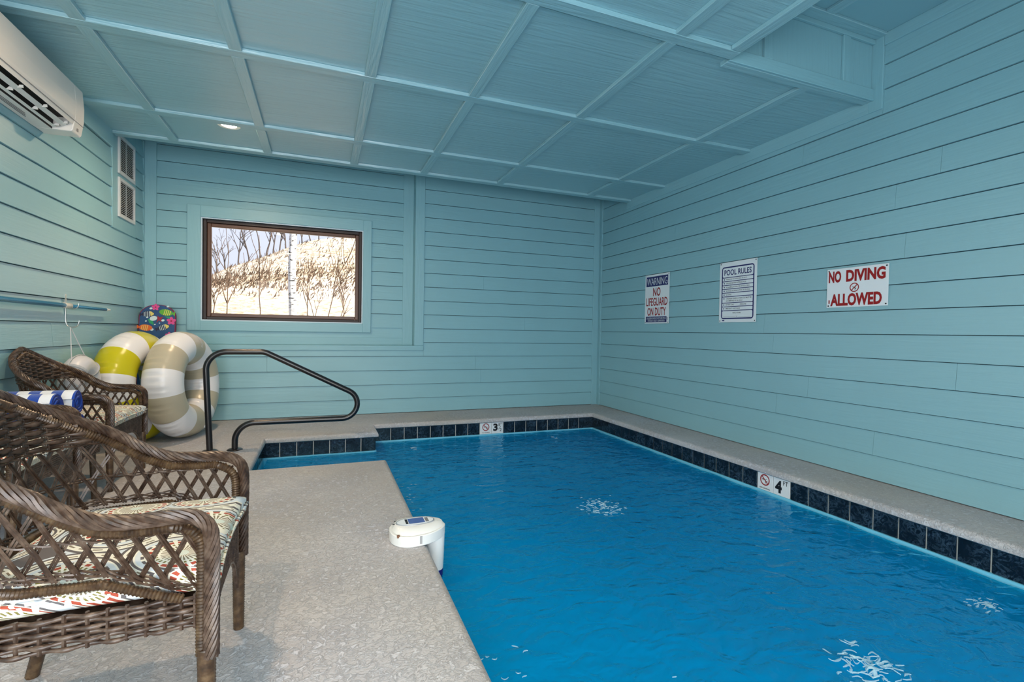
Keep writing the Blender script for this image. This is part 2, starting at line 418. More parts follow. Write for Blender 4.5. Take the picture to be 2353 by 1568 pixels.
# order of POOL: 0-1 near, 1-2 right, 2-3 back, 3-4 return, 4-5 niche far, 5-6 niche left, 6-7 niche near, 7-0 left
# right side: markers cover Y 2.974..2.825 (no diving) and 2.825..2.68 (4 ft)
y_end = O[2][1]; nR = int((y_end-2.825)/.15); firstR = (y_end-2.825)-nR*.15
if firstR > .02: tile_run(O[2], (O[2][0], O[2][1]-firstR+.0))   # sliver at the corner
RP = tile_run((O[2][0], y_end-firstR), O[1], 0, (nR-1, nR))
bx0 = 1.921; nB = int((bx0-O[3][0])/.15); firstB = (bx0-O[3][0])-nB*.15
if firstB > .02: tile_run(O[3], (O[3][0]+firstB, O[3][1]))
BP = tile_run((O[3][0]+firstB, O[3][1]), O[2], 0, (nB-1, nB))
tile_run(O[5], O[4]); tile_run(O[6], O[5]); tile_run(O[4], O[3]); tile_run(O[7], O[6]); tile_run(O[0], O[7]); tile_run(O[1], O[0])
def diver(mb, cx, cy, s, z, mi):
    strip(mb, [(cx-.45*s, cy+.12*s), (cx-.1*s, cy+.05*s), (cx+.1*s, cy-.05*s)], [.06*s, .12*s, .15*s], z, mi)
    strip(mb, [(cx+.1*s, cy-.03*s), (cx+.16*s, cy-.25*s), (cx+.1*s, cy-.55*s)], [.14*s, .1*s, .06*s], z, mi)
    strip(mb, [(cx+.08*s, cy), (cx+.32*s, cy+.22*s)], [.1*s, .05*s], z, mi)
    mb.prism(ellipse(cx+.24*s, cy-.2*s, .075*s, .075*s, 12), z-.0002, z, mi)
def depth_marker(place, ang_face, nd, label):
    """a pair of white marker tiles: place positions, ang_face yaw of the outward normal"""
    for idx, (c, what) in enumerate(nd):
        # local x: to the right for someone looking at the tile, local y: up, local z: out of the wall
        root = MB().box(-.072, .072, -.072, .072, -.005, .005).build('depth_marker_tile', TILE_W, POOLO, bevel=.002)
        root.location = (c.x, c.y, -.1235)
        nx = Vector((math.cos(ang_face), math.sin(ang_face), 0)); up = Vector((0, 0, 1)); rt = up.cross(nx)
        root.rotation_euler = Matrix((rt, up, nx)).transposed().to_euler()
        root['label'] = label[idx]
        z = .0062
        if what == 'nodive':
            mb = MB(); annulus(mb, 0, .012, .036, .045, z, mi=0); strip(mb, [(-.029, .041), (.029, -.017)], .008, z+.0003, 0)
            mb.build('no_diving_symbol', RED, root)
            m2 = MB(); diver(m2, .0, .012, .05, z+.0001, 0)
            for k in (-1, 1): strip(m2, [(k*.012, .006), (k*.03, .012-.01*k)], .003, z+.0001, 0)
            m2.build('diver_figure', INK, root)
            text('lettering', 'NO DIVING', 0, -.055, .095, .011, INK, root, z, .02)
        elif what == '3half':
            text('numeral', '3', -.027, .005, .058, .092, INK, root, z, .05)
            text('numeral', '1', .019, .034, .010, .036, INK, root, z, .03); text('numeral', '2', .040, -.028, .026, .036, INK, root, z, .01)
            mb = MB(); strip(mb, [(.012, -.022), (.043, .018)], .005, z, 0); mb.build('fraction_bar', INK, root)
            text('lettering', 'FT', .052, .044, .028, .022, INK, root, z)
        else:
            text('numeral', '4', -.024, -.004, .06, .098, INK, root, z, .05); text('lettering', 'FT', .038, .034, .042, .034, INK, root, z, .01)
depth_marker(None, PI, [(RP[nR-1][0], 'nodive'), (RP[nR][0], '4')], ['white no diving symbol tile', 'white 4 FT depth tile'])
depth_marker(None, -PI/2, [(BP[nB-1][0], 'nodive'), (BP[nB][0], '3half')], ['white no diving symbol tile', 'white 3 1/2 FT depth tile'])
# --- water: rippled surface
def water():
    st = .03; vs = {}; verts = []; faces = []
    jets = [(1.878, 3.024, .020, .12), (1.922, 1.214, .026, .15), (2.912, 1.31, .018, .09), (.891, 5.152, .012, .06), (2.588, 5.214, .010, .06), (.62, 3.9, .006, .35), (.7, 1.5, .006, .3)]
    def z(x, y):
        h = (.0060*noise.noise((x*2.1, y*3.0, 1.7))+.0050*noise.noise((x*5.3+.6*y, y*7.5, 4.2))+.0014*noise.noise((x*13, y*17, 8.1)))
        for jx, jy, am, w in jets:
            r = math.hypot(x-jx, y-jy)
            if r < 2.6*w: h += am*math.exp(-(r/w)**2)*(.5*noise.noise((x*16, y*16, 3.3))+.7*noise.noise((x*30, y*30, 5.5)))*1.4
        return ZW+h
    def vid(i, j):
        if (i, j) not in vs:
            x = min(max(-.485+i*st, -.484), 3.284); y = -.385+j*st
            vs[(i, j)] = len(verts); verts.append((x, y, z(x, y)))
        return vs[(i, j)]
    def inside(x, y):
        return (.505 <= x <= 3.29 and -.39 <= y <= 5.56) or (-.49 <= x <= .56 and 4.04 <= y <= 5.125)
    for i in range(int(3.78/st)):
        for j in range(int(5.95/st)):
            cx = -.485+(i+.5)*st; cy = -.385+(j+.5)*st
            if inside(cx, cy): faces.append((vid(i, j), vid(i+1, j), vid(i+1, j+1), vid(i, j+1)))
    me = bpy.data.meshes.new('pool_water'); me.from_pydata(verts, [], faces); me.materials.append(WATER)
    me.polygons.foreach_set('use_smooth', [True]*len(faces))
    o = link('pool_water', me); tag(o, 'rippled deep blue water filling the indoor pool', 'water', kind='stuff')
    rnd = random.Random(5); mb = MB()                       # pale ribbons painted as bright glints on the ripples
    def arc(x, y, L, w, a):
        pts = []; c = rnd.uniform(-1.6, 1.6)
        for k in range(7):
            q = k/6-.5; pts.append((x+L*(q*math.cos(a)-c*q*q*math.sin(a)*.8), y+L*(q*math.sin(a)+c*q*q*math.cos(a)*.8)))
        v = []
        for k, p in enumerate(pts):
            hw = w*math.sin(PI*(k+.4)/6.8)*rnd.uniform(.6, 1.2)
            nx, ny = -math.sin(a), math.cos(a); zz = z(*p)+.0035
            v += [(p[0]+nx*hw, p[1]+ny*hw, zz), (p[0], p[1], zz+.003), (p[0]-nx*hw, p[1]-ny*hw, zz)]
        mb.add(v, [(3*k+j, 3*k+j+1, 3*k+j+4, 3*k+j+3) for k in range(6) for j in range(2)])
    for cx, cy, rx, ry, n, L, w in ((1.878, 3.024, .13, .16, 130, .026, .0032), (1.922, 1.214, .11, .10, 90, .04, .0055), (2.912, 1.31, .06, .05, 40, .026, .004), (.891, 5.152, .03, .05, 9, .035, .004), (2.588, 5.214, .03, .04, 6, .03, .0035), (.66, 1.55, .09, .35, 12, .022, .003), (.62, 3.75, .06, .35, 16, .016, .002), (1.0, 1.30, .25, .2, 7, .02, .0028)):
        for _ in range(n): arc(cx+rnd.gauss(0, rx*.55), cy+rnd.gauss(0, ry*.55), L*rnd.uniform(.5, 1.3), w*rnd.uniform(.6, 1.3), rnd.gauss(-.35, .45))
    t = NT('pale_glints'); mx = t.n('ShaderNodeMixShader', {0: .38, 1: t.n('ShaderNodeBsdfTransparent').outputs[0], 2: t.bsdf.outputs[0]}); t.p(color=sr(200, 236, 246), rough=.25); t.t.links.new(mx.outputs[0], t.out.inputs[0])
    fr = mb.build('water_glints', t.m, o, smooth=60); fr['kind'] = 'stuff'
water()

# --- right wall
WR = box('wall_right', XR, XR+.15, YN, YB+.15, -.02, ZH+.05, LAP_SHADE); struct(WR, 'long wall of pale teal lap siding carrying the signs', 'wall')
jr = {2: (3.2,), 3: (2.9, ), 6: (3.35,), 8: (4.3,), 9: (2.2,), 12: (4.6, 2.0), 14: (3.0,), 16: (1.2,)}
for k in range(19):
    z = k*LAP+.002
    J = jr.get(k, ((1.0+(k*1.37) % 4.6),))
    if z+LAP <= 2.72:
        course(WR, 1, YN, YB-.09, z, XR, -1, P_Y, None, J)
    elif z < 2.72:
        course(WR, 1, 2.37, YE+.02, z, XR, -1, P_Y, 2.72, ()); course(WR, 1, YE+.02, YB-.09, z, XR, -1, P_Y); course(WR, 1, YN, 2.37, z, XR, -1, P_Y, None, J)
    else:
        course(WR, 1, YN, 2.37, z, XR, -1, P_Y, 3.17 if z+LAP > 3.15 else None, J); course(WR, 1, YE+.02, YB-.09, z, XR, -1, P_Y, ZH)
box('frieze_board', XR-.034, XR, 2.47, YE+.02, 2.712, 2.83, P_Y, WR, .003)
box('frieze_board', XR-.034, XR, YN, 2.37, 3.165, ZH, P_Y, WR, .003)
box('corner_board', XR-.036, XR, 2.37, 2.47, 2.712, ZH, P_Z, WR, .003)
box('corner_board', XR-.03, XR, YB-.09, YB, 0, ZH, P_Z, WR, .003)

# --- back wall with the recessed window bay
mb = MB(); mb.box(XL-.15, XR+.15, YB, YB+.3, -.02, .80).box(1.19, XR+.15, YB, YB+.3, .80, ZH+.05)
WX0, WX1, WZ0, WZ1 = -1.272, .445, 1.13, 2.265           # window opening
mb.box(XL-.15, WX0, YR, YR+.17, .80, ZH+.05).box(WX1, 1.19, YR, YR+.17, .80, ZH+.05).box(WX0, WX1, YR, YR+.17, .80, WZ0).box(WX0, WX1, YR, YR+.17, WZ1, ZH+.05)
WB = mb.build('wall_back', LAP_SHADE); struct(WB, 'far wall of teal lap siding with a recessed window bay', 'wall')
jb = {1: (.3,), 2: (1.98,), 3: (1.9, -.6), 6: (2.6,), 9: (2.0,)}
for k in range(19):
    z = k*LAP+.002
    if k < 4: course(WB, 0, XL+.02, XR-.09, z, YB, 1, P_X, None, jb.get(k, ()))
    elif k == 4:
        course(WB, 0, XL+.02, 1.2, z, YB, 1, P_X, .80); course(WB, 0, 1.2, XR-.09, z, YB, 1, P_X)
    else:
        course(WB, 0, 1.2, XR-.09, z, YB, 1, P_X, ZH, jb.get(k, ()))
        if 6 <= k <= 12:
            course(WB, 0, -1.70, -1.40, z, YR, 1, P_X); course(WB, 0, .545, .955, z, YR, 1, P_X)
        else:
            course(WB, 0, -1.70, .955, max(z, .90), YR, 1, P_X, ZH, ())
box('corner_board', XR-.12, XR-.03, YB-.03, YB, 0, ZH, P_Z, WB, .003)
box('bay_sill_board', XL, 1.20, YB-.035, YR, .79, .852, P_X, WB, .004)
box('bay_jamb_board', 1.08, 1.20, YB-.035, YR, .852, ZH, P_Z, WB, .004)
box('bay_casing', .95, 1.08, YR-.03, YR, .852, ZH, P_Z, WB, .003)
box('bay_casing', -1.70, .95, YR-.028, YR, .852, .945, P_X, WB, .003)
box('corner_board', XL, -1.70, YR-.032, YR, .852, ZH, P_Z, WB, .003)
# window
W1 = MB()
for a in ((WX0, WX0+.035, WZ0, WZ1), (WX1-.035, WX1, WZ0, WZ1), (WX0+.035, WX1-.035, WZ0, WZ0+.035), (WX0+.035, WX1-.035, WZ1-.035, WZ1)): W1.box(a[0], a[1], YR+.02, YR+.10, a[2], a[3])
W1 = W1.build('window_1', BRONZE_D, bevel=.004); struct(W1, 'wide picture window with a dark bronze frame looking onto a hillside', 'window')
ix0, ix1, iz0, iz1 = WX0+.035, WX1-.035, WZ0+.035, WZ1-.035
for nm, a in (('sash_stile', (ix0, ix0+.04, iz0, iz1)), ('sash_stile', (ix1-.04, ix1, iz0, iz1)), ('sash_rail', (ix0+.04, ix1-.04, iz0, iz0+.04)), ('sash_rail', (ix0+.04, ix1-.04, iz1-.04, iz1))):
    box(nm, a[0], a[1], YR+.045, YR+.09, a[2], a[3], BRONZE, W1, .005)
box('pane', ix0+.03, ix1-.03, YR+.066, YR+.070, iz0+.03, iz1-.03, GLASS, W1)
TX0, TX1, TZ0, TZ1 = -1.4145, .557, 1.007, 2.406
for nm, a, m in (('casing', (TX0, WX0-.012, TZ0, TZ1), P_Z), ('casing', (WX1+.012, TX1, TZ0, TZ1), P_Z), ('casing', (WX0-.012, WX1+.012, TZ0, WZ0-.012), P_X), ('casing', (WX0-.012, WX1+.012, WZ1+.012, TZ1), P_X)):
    box(nm, a[0], a[1], YR-.045, YR, a[2], a[3], m, W1, .003)
JW = simple('white_jamb_liner', sr(196, 214, 226), .4)
for a in ((WX0-.012, WX0, WZ0-.012, WZ1+.012), (WX1, WX1+.012, WZ0-.012, WZ1+.012), (WX0, WX1, WZ0-.012, WZ0), (WX0, WX1, WZ1, WZ1+.012)):
    box('jamb_liner', a[0], a[1], YR-.03, YR+.10, a[2], a[3], JW, W1)

# --- left wall
WL = box('wall_left', XL-.15, XL, YN, YR+.17, -.02, ZH+.05, LAP_SHADE); struct(WL, 'left wall of pale lap siding behind the wicker chairs', 'wall')
for k in range(19):
    z = k*LAP-.006 if k else .0
    J = ({5: (4.45,), 8: (2.4,), 10: (5.0,)}).get(k, ((.6+(k*1.9) % 3.6),))
    if z+LAP <= 1.98: course(WL, 1, YN, YR-.03 if k > 4 else YB-.03, z, XL, 1, P_Y, 1.99 if z+LAP > 1.97 else None, J)
    else:
        course(WL, 1, YN, 5.50, z, XL, 1, P_Y, 2.68, J) if z < 2.66 else None
        course(WL, 1, 6.10, YR-.03, z, XL, 1, P_Y, ZH)
box('vent_panel', XL, XL+.026, 5.50, 6.10, 1.946, ZH, P_Z, WL, .003)
box('frieze_board', XL, XL+.034, YN, 5.50, 2.67, 2.83, P_Y, WL, .003)
box('corner_board', XL, XL+.03, YB-.06, YB-.001, 0, .79, P_Z, WL, .003)
box('corner_board', XL, XL+.024, YR-.06, YR-.033, .853, ZH, P_Z, WL, .003)
# --- wall behind the camera, with an unseen door added to bring light in
mb = MB(); mb.box(XL-.15, ADDED_DOOR[0], YN-.15, YN, -.02, ZH+.05).box(ADDED_DOOR[1], XR+.15, YN-.15, YN, -.02, ZH+.05).box(ADDED_DOOR[0], ADDED_DOOR[1], YN-.15, YN, ADDED_DOOR[3], ZH+.05)
WN = mb.build('wall_near', BACKING); struct(WN, 'near wall with a wide added door opening', 'wall')
D1 = MB()
for x0, x1 in ((ADDED_DOOR[0], ADDED_DOOR[0]+.07), ((ADDED_DOOR[0]+ADDED_DOOR[1])/2-.05, (ADDED_DOOR[0]+ADDED_DOOR[1])/2+.05), (ADDED_DOOR[1]-.07, ADDED_DOOR[1])): D1.box(x0, x1, YN-.10, YN-.07, .0, ADDED_DOOR[3])
D1.box(ADDED_DOOR[0], ADDED_DOOR[1], YN-.10, YN-.07, ADDED_DOOR[3]-.07, ADDED_DOOR[3]); D1 = D1.build('added_door_1', BRONZE_D); struct(D1, 'added sliding door frame, unseen behind the camera', 'door')

# --- ceiling: dropped grid of boards, raised bay
ZP = ZC+.028
mb = MB(); mb.box(XL-.15, XR+.15, YN-.15, YR+.2, ZH, ZH+.12)
mb.box(XL, XR, YN2, YE, ZP+.012, ZH).box(XL, XN, YN, YN2, ZP+.012, ZH)
CE = mb.build('ceiling', BACKING); struct(CE, 'teal painted panelled ceiling with a batten grid and raised bay', 'ceiling')
colx = [-1.325, -.53, .29, 1.03, 1.93, 3.15]; rowy = [2.38, 3.58, 4.82]; bw = .042
def panels(xs, ys, z):
    for x0, x1 in zip(xs[:-1], xs[1:]):
        for y0, y1 in zip(ys[:-1], ys[1:]): box('ceiling_panel', x0+.001, x1-.001, y0+.001, y1-.001, z, z+.011, P_CEIL, CE)
panels([XL]+colx+[XR-.03], [2.46, 3.58, 4.82, YE-.01], ZP)
panels([XL, -1.325, -.53, .29, 1.03, 1.93, XN], [YN, -.06, 1.16, 2.46], ZP)
ybr = [YN, -.06, 1.16]+rowy
def cut(a, b, cuts, w=bw):
    """spans between the crossing battens"""
    s = a; out = []
    for c in sorted(cuts):
        if c-w > s and c+w < b: out.append((s, c-w)); s = c+w
    out.append((s, b)); return out
for y in rowy: box('batten', XL+.034, XN+.04 if y == 2.38 else XR-.034, y-bw, y+bw, ZC, ZP, P_CEIL, CE, .003)
box('batten', XN+.04, XR-.036, 2.449, 2.510, ZC, ZP+.006, P_CEIL, CE, .003)
box('batten', XL+.034, XR-.034, YE-.085, YE, ZC, ZP, P_CEIL, CE, .003)
for y in (-.06, 1.16): box('batten', XL+.034, XN, y-bw, y+bw, ZC, ZP, P_CEIL, CE, .003)
for x in colx:
    for a, b in cut(YN if x < 2.4 else 2.462, YE-.085, [c for c in (-.06, 1.16, 2.38, 3.58, 4.82) if x < 2.4 or c > 2.5]): box('batten', x-.038, x+.038, a, b, ZC+.001, ZP, P_CY, CE, .003)
box('batten', XN-.04, XN+.04, YN, 2.335, ZC, ZP, P_CY, CE, .003)
# fascia faces of the raised bay and its high ceiling
box('fascia_panel', XN+.04, XR-.04, YN2-.012, YN2, ZP, ZH, P_Z, CE); box('fascia_panel', XN, XN+.012, YN, YN2, ZP, ZH, P_Z, CE)
box('fascia_rail', XN+.04, XR-.036, YN2-.034, YN2-.012, ZC, ZC+.085, P_X, CE, .003); box('fascia_rail', XN+.04, XR-.036, YN2-.034, YN2-.012, ZH-.05, ZH, P_X, CE, .003)
for x in (2.72, 3.47): box('fascia_stile', x-.035, x+.035, YN2-.032, YN2-.012, ZC+.085, ZH-.05, P_Z, CE, .003)
box('bay_batten', XN+.012, XR-.036, YN2-.115, YN2-.034, ZH-.02, ZH, P_CEIL, CE, .003); box('bay_batten', 3.13, 3.21, YN, YN2-.115, ZH-.02, ZH, P_CY, CE, .003)
# recessed downlights: one by the window bay, the rest added out of view
def downlight(x, y, z, label):
    t = thing('recessed_downlight', label, 'ceiling light', (x, y, z))
    MB().lathe([(.058, 0), (.062, -.004), (.09, -.006), (.094, -.001), (.094, .004)], 32).build('trim_ring', WHITE, t, smooth=True)
    MB().lathe([(.0, .0), (.058, .0)], 32).build('lens', LENS, t)
downlight(-.784, 4.915, ZP-.002, 'round lit recessed ceiling light near the window bay')
downlight(-.784, 2.75, ZP-.002, 'added unseen recessed ceiling light above the wicker armchairs')  # unseen lamp added to cast the warm patch on the left wall
downlight(-.784, .30, ZP-.002, 'added unseen recessed ceiling light above the near deck')  # unseen lamp, added at a guessed spot to light the near deck
downlight(1.48, .30, ZP-.002, 'added unseen recessed ceiling light over the near end of the pool')  # unseen lamp, added at a guessed spot over the near water

# ================================================================== signs on the right wall
def on_right(name, y, z, label, w, h):
    o = MB().box(-w/2, w/2, -h/2, h/2, -.0015, .0015).build(name, SIGN, bevel=.0005)
    o.location = (XR-.027, y, z); o.rotation_euler = Matrix(((0, -1, 0), (0, 0, 1), (-1, 0, 0))).transposed().to_euler()
    for sx in (-1, 1):
        for sy in (-1, 1): MB().lathe([(0, .0035), (.005, .0032), (.006, .0015)], 10, c=(sx*(w/2-.014), sy*(h/2-.014), 0)).build('screw', INK, o)
    return tag(o, label, 'sign')
def bar(o, x0, x1, y0, y1, m, name='printed_band', z=.0018):
    me = bpy.data.meshes.new(name); me.from_pydata([(x0, y0, z), (x1, y0, z), (x1, y1, z), (x0, y1, z)], [], [(0, 1, 2, 3)]); me.materials.append(m); return link(name, me, o)
S = on_right('warning_sign', 4.90, 1.478, 'white warning sign reading NO LIFEGUARD ON DUTY in red', .457, .60)
bar(S, -.205, .205, .155, .275, NAVY); text('lettering', 'WARNING', 0, .213, .385, .088, SIGN, S, bold=-.005)
text('lettering', 'NO', 0, .085, .14, .105, RED, S, bold=.02); text('lettering', 'LIFEGUARD', 0, -.035, .40, .10, RED, S, bold=.02); text('lettering', 'ON DUTY', 0, -.155, .35, .10, RED, S, bold=.02)
bar(S, -.205, .19, -.285, -.215, NAVY); text('lettering', 'CHILDREN SHOULD NOT USE POOL', -.005, -.237, .37, .024, SIGN, S); text('lettering', 'WITHOUT ADULT SUPERVISION', -.005, -.266, .32, .022, SIGN, S)
bar(S, .197, .206, -.262, -.225, NAVY)
S = on_right('pool_rules_sign', 3.665, 1.478, 'white POOL RULES sign with a navy border and ruled lines', .457, .60)
mb = MB()
def rrect(x0, x1, y0, y1, r, n=5):
    out = []
    for cx, cy, a0 in ((x1-r, y1-r, 0), (x0+r, y1-r, 90), (x0+r, y0+r, 180), (x1-r, y0+r, 270)):
        for k in range(n+1): a = math.radians(a0+90*k/n); out.append((cx+r*math.cos(a), cy+r*math.sin(a)))
    return out
mb.prism(rrect(-.200, .200, -.268, .255, .03), .0016, .0018, 0); mb.build('border_band', NAVY, S)
rows = [(.255-.013, .148), (.141, .108), (.101, .068), (.061, .028), (.021, -.012), (-.019, -.05), (-.057, -.118), (-.125, -.157), (-.164, -.255+.0)]
rows = [(.242, .150), (.143, .112), (.105, .074), (.067, .036), (.029, -.002), (-.009, -.038), (-.045, -.100), (-.107, -.138), (-.145, -.176), (-.183, -.255)]
words = ['POOL  RULES', 'WARNING, NO LIFEGUARD ON DUTY', 'SHOWER BEFORE ENTERING POOL', 'NO ANIMALS IN POOL OR ON POOL DECK', 'NO FOOD OR DRINK IN POOL OR ON DECK', 'NO DIVING', None, 'BATHING LOAD', 'EMERGENCY ASSISTANCE', None]
rows = [(.242, .150), (.143, .112), (.105, .073), (.066, .035), (.028, -.003), (-.010, -.041), (-.048, -.103), (-.110, -.141), (-.148, -.180), (-.187, -.255)]
del words[9]
for i, (t1, t0) in enumerate(rows):
    MB().prism(rrect(-.187, .187, t0, t1, .012 if i in (0, 9) else .004, 3), .0018, .0021).build('panel_field', SIGN, S)
text('lettering', 'POOL RULES', 0, .196, .335, .056, NAVY, S, bold=.02)
wl = {1: ('WARNING, NO LIFEGUARD ON DUTY', .26), 2: ('SHOWER BEFORE ENTERING POOL', .25), 3: ('NO ANIMALS IN POOL OR ON POOL DECK', .29), 4: ('NO FOOD OR DRINK IN POOL OR ON DECK', .298), 5: ('NO DIVING', .07), 7: ('BATHING LOAD', .105), 8: ('EMERGENCY ASSISTANCE', .18)}
for i in range(1, 9):
    t1, t0 = rows[i]; yc = (t0+t1)/2
    bar(S, -.172, -.160, yc-.006+(.012 if i == 6 else 0), yc+.006+(.012 if i == 6 else 0), NAVY, 'bullet', .0024)
    if i == 6:
        text('lettering', 'CHILDREN UNDER 12 YEARS OLD MUST BE', .018, yc+.011, .31, .013, INK, S, bold=.01); text('lettering', 'ACCOMPANIED BY AN ADULT', -.035, yc-.011, .205, .013, INK, S, bold=.01)
    else:
        b, w = wl[i]; text('lettering', b, -.142+w/2, yc, w, .013, INK, S, bold=.01)
text('lettering', 'PERSONS', .075, (rows[7][0]+rows[7][1])/2, .075, .013, INK, S, bold=.01)
text('lettering', 'POOL HOURS', 0, -.207, .1, .013, INK, S, bold=.02); text('lettering', 'OPEN TO MEMBERS', 0, -.222, .1, .006, INK, S) if False else None
text('lettering', 'TO', 0, -.244, .022, .011, INK, S); bar(S, -.17, -.02, -.2475, -.2455, INK, 'blank_line', .0024); bar(S, .02, .17, -.2475, -.2455, INK, 'blank_line', .0024)
bar(S, -.185, -.155, -.288, -.276, NAVY)
S = on_right('no_diving_sign', 2.523, 1.432, 'white sign reading NO DIVING ALLOWED in red capitals', .457, .303)
text('lettering', 'NO', -.165, .089, .10, .092, RED, S, bold=.045); text('lettering', 'DIVING', .066, .089, .285, .092, RED, S, bold=.045); text('lettering', 'ALLOWED', -.005, -.093, .385, .096, RED, S, bold=.045)
mb = MB(); annulus(mb, -.012, -.003, .028, .035, .0024); strip(mb, [(-.035, -.026), (.011, .020)], .007, .0025); mb.build('no_diving_symbol', RED, S)
mb = MB(); diver(mb, -.012, -.003, .042, .0023, 0); mb.build('diver_figure', INK, S); bar(S, -.213, -.203, -.12, -.092, RED)

# ================================================================== objects on the left wall
# --- air conditioner
def air_conditioner():
    t = thing('air_conditioner', 'white split air conditioner mounted high on the left wall under the ceiling', 'air conditioner', (XL+.025, 3.88, 2.36))
    Y0, Y1 = -.70, .45
    prof = [(0, 0), (.05, -.002), (.198, .0), (.208, .012), (.222, .10), (.224, .20), (.215, .318), (.20, .33), (0, .33)]
    def ext(pr, y0, y1, mb=None):
        mb = mb or MB(); n = len(pr); v = [(x, y0, z) for x, z in pr]+[(x, y1, z) for x, z in pr]
        mb.add(v, [tuple(range(n-1, -1, -1)), tuple(range(n, 2*n))]+[(i, (i+1) % n, n+(i+1) % n, n+i) for i in range(n)]); return mb
    # body with a louver slot along the lower front
    slot = [(0, 0), (.095, -.002), (.105, .085), (.185, .09), (.2085, .045), (.222, .10), (.224, .20), (.215, .318), (.20, .33), (0, .33)]
    ext(slot, Y0+.03, Y1-.13).build('body', WHITE_AC, t, bevel=.002)
    ext(prof, Y1-.13, Y1).build('end_cap', WHITE_AC, t, bevel=.006, bseg=2); ext(prof, Y0, Y0+.03).build('end_cap', WHITE_AC, t, bevel=.006)
    ext([(.1055, .084), (.184, .089), (.184, .087), (.1055, .082)], Y0+.03, Y1-.13).build('outlet_cavity', DARK, t)
    ext([(.0955, .0), (.0975, .0), (.1065, .083), (.1045, .083)], Y0+.03, Y1-.13).build('outlet_cavity', DARK, t)
    ext([(.104, .010), (.122, .016), (.123, .0135), (.105, .0075)], Y0+.035, Y1-.135).build('louver_flap', WHITE_AC, t)
    ext([(.150, .026), (.176, .040), (.178, .037), (.151, .023)], Y0+.035, Y1-.135).build('louver_flap', WHITE_AC, t)
    for k in range(4):
        y = Y1-.17-.26*k; ext([(.12, .012), (.135, .03), (.15, .03), (.15, .012)], y-.004, y+.004).build('flap_bracket', WHITE_AC, t); ext([(.17, .03), (.18, .048), (.196, .05), (.196, .035)], y-.004, y+.004).build('flap_bracket', WHITE_AC, t)
    seam = [(.2175, .072), (.2187, .0745), (.221, .0745), (.2198, .072)]; ext(seam, Y0, Y1-.001).build('panel_seam', GREYINK, t)
    mb = MB()
    for k in range(3): mb.box(.035+.012*k, .040+.012*k, -.20, .14-.03*k, -.0035, -.0015)
    mb.build('printed_notice', GREYINK, t)
    MB().box(.2105, .2125, Y1-.085, Y1-.06, .02, .04).build('display_window', GREYINK, t)
air_conditioner()
# --- louvred vents
vent_slat = MB().box(.004, .012, -.175, .175, -.0018, .0018).mesh('slat', VENTM)
for v in vent_slat.vertices: v.co.z += -.45*(v.co.x) + .002
def vent(y, z, label):
    t = thing('wall_vent', label, 'vent', (XL+.026, y, z)); hh = .185
    mb = MB()
    for a in ((-.207, -.175, -hh, hh), (.175, .207, -hh, hh), (-.175, .175, -hh, -hh+.03), (-.175, .175, hh-.03, hh)): mb.box(0, .017, a[0], a[1], a[2], a[3])
    mb.build('frame', VENTM, t, bevel=.002); box('duct_shade', .0, .0015, -.175, .175, -hh+.03, hh-.03, DARK, t); box('damper_rib', .002, .004, -.012, .012, -hh+.03, hh-.03, VENTM, t)  # dark sheet stands in for the shade behind the slats
    n = 18
    for k in range(n):
        o = link('slat', vent_slat, t, None, (.0015, 0, -hh+.038+(2*hh-.076)*k/(n-1)))
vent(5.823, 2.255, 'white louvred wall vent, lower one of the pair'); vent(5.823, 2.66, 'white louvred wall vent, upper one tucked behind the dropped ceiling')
# --- pole, hook and life ring
def hanger():
    t = thing('utility_hook', 'steel double hook fixed to the left wall holding the blue pole', 'hook', (XL+.025, 4.63, 1.03))
    MB().tube(smoothline([(0, 0, .235), (0, 0, .10), (.002, 0, .04), (.012, .0, .008), (.04, .0, -.004), (.068, .0, .006), (.080, .0, .03), (.082, .0, .048)], 6), .0045, 8).build('lower_hook', STEEL, t, smooth=60)
    MB().tube(smoothline([(.002, .0, .15), (.02, .0, .137), (.045, 0, .134), (.066, 0, .142), (.078, 0, .162), (.08, 0, .178)], 6), .004, 8).build('upper_hook', STEEL, t, smooth=60)
    MB().box(-.003, .003, -.008, .008, .14, .245).build('mounting_plate', STEEL, t, bevel=.001)
hanger()
def pole():
    t = thing('telescopic_pole', 'blue telescopic pool pole lying across the wall hook', 'pole', (XL+.072, 4.6, 1.185)); R = math.radians(-.35)
    def seg(y0, y1, r0, r1, nm, m, n=20): MB().lathe([(0, y0), (r0*.9, y0), (r0, y0+.003), (r1, y1-.003), (r1*.9, y1), (0, y1)], n, axis='y').build(nm, m, t, smooth=True)
    seg(-3.2, -.06, .0165, .0165, 'outer_tube', BLUE_POLE); seg(-.06, .62, .0125, .0125, 'inner_tube', BLUE_POLE); seg(.615, .70, .0125, .010, 'end_cap', WHITE)
    seg(-.115, -.02, .021, .0205, 'locking_collar', simple('clear_collar', sr(205, 200, 188), .3))
    t.rotation_euler = (R, 0, 0)
pole()
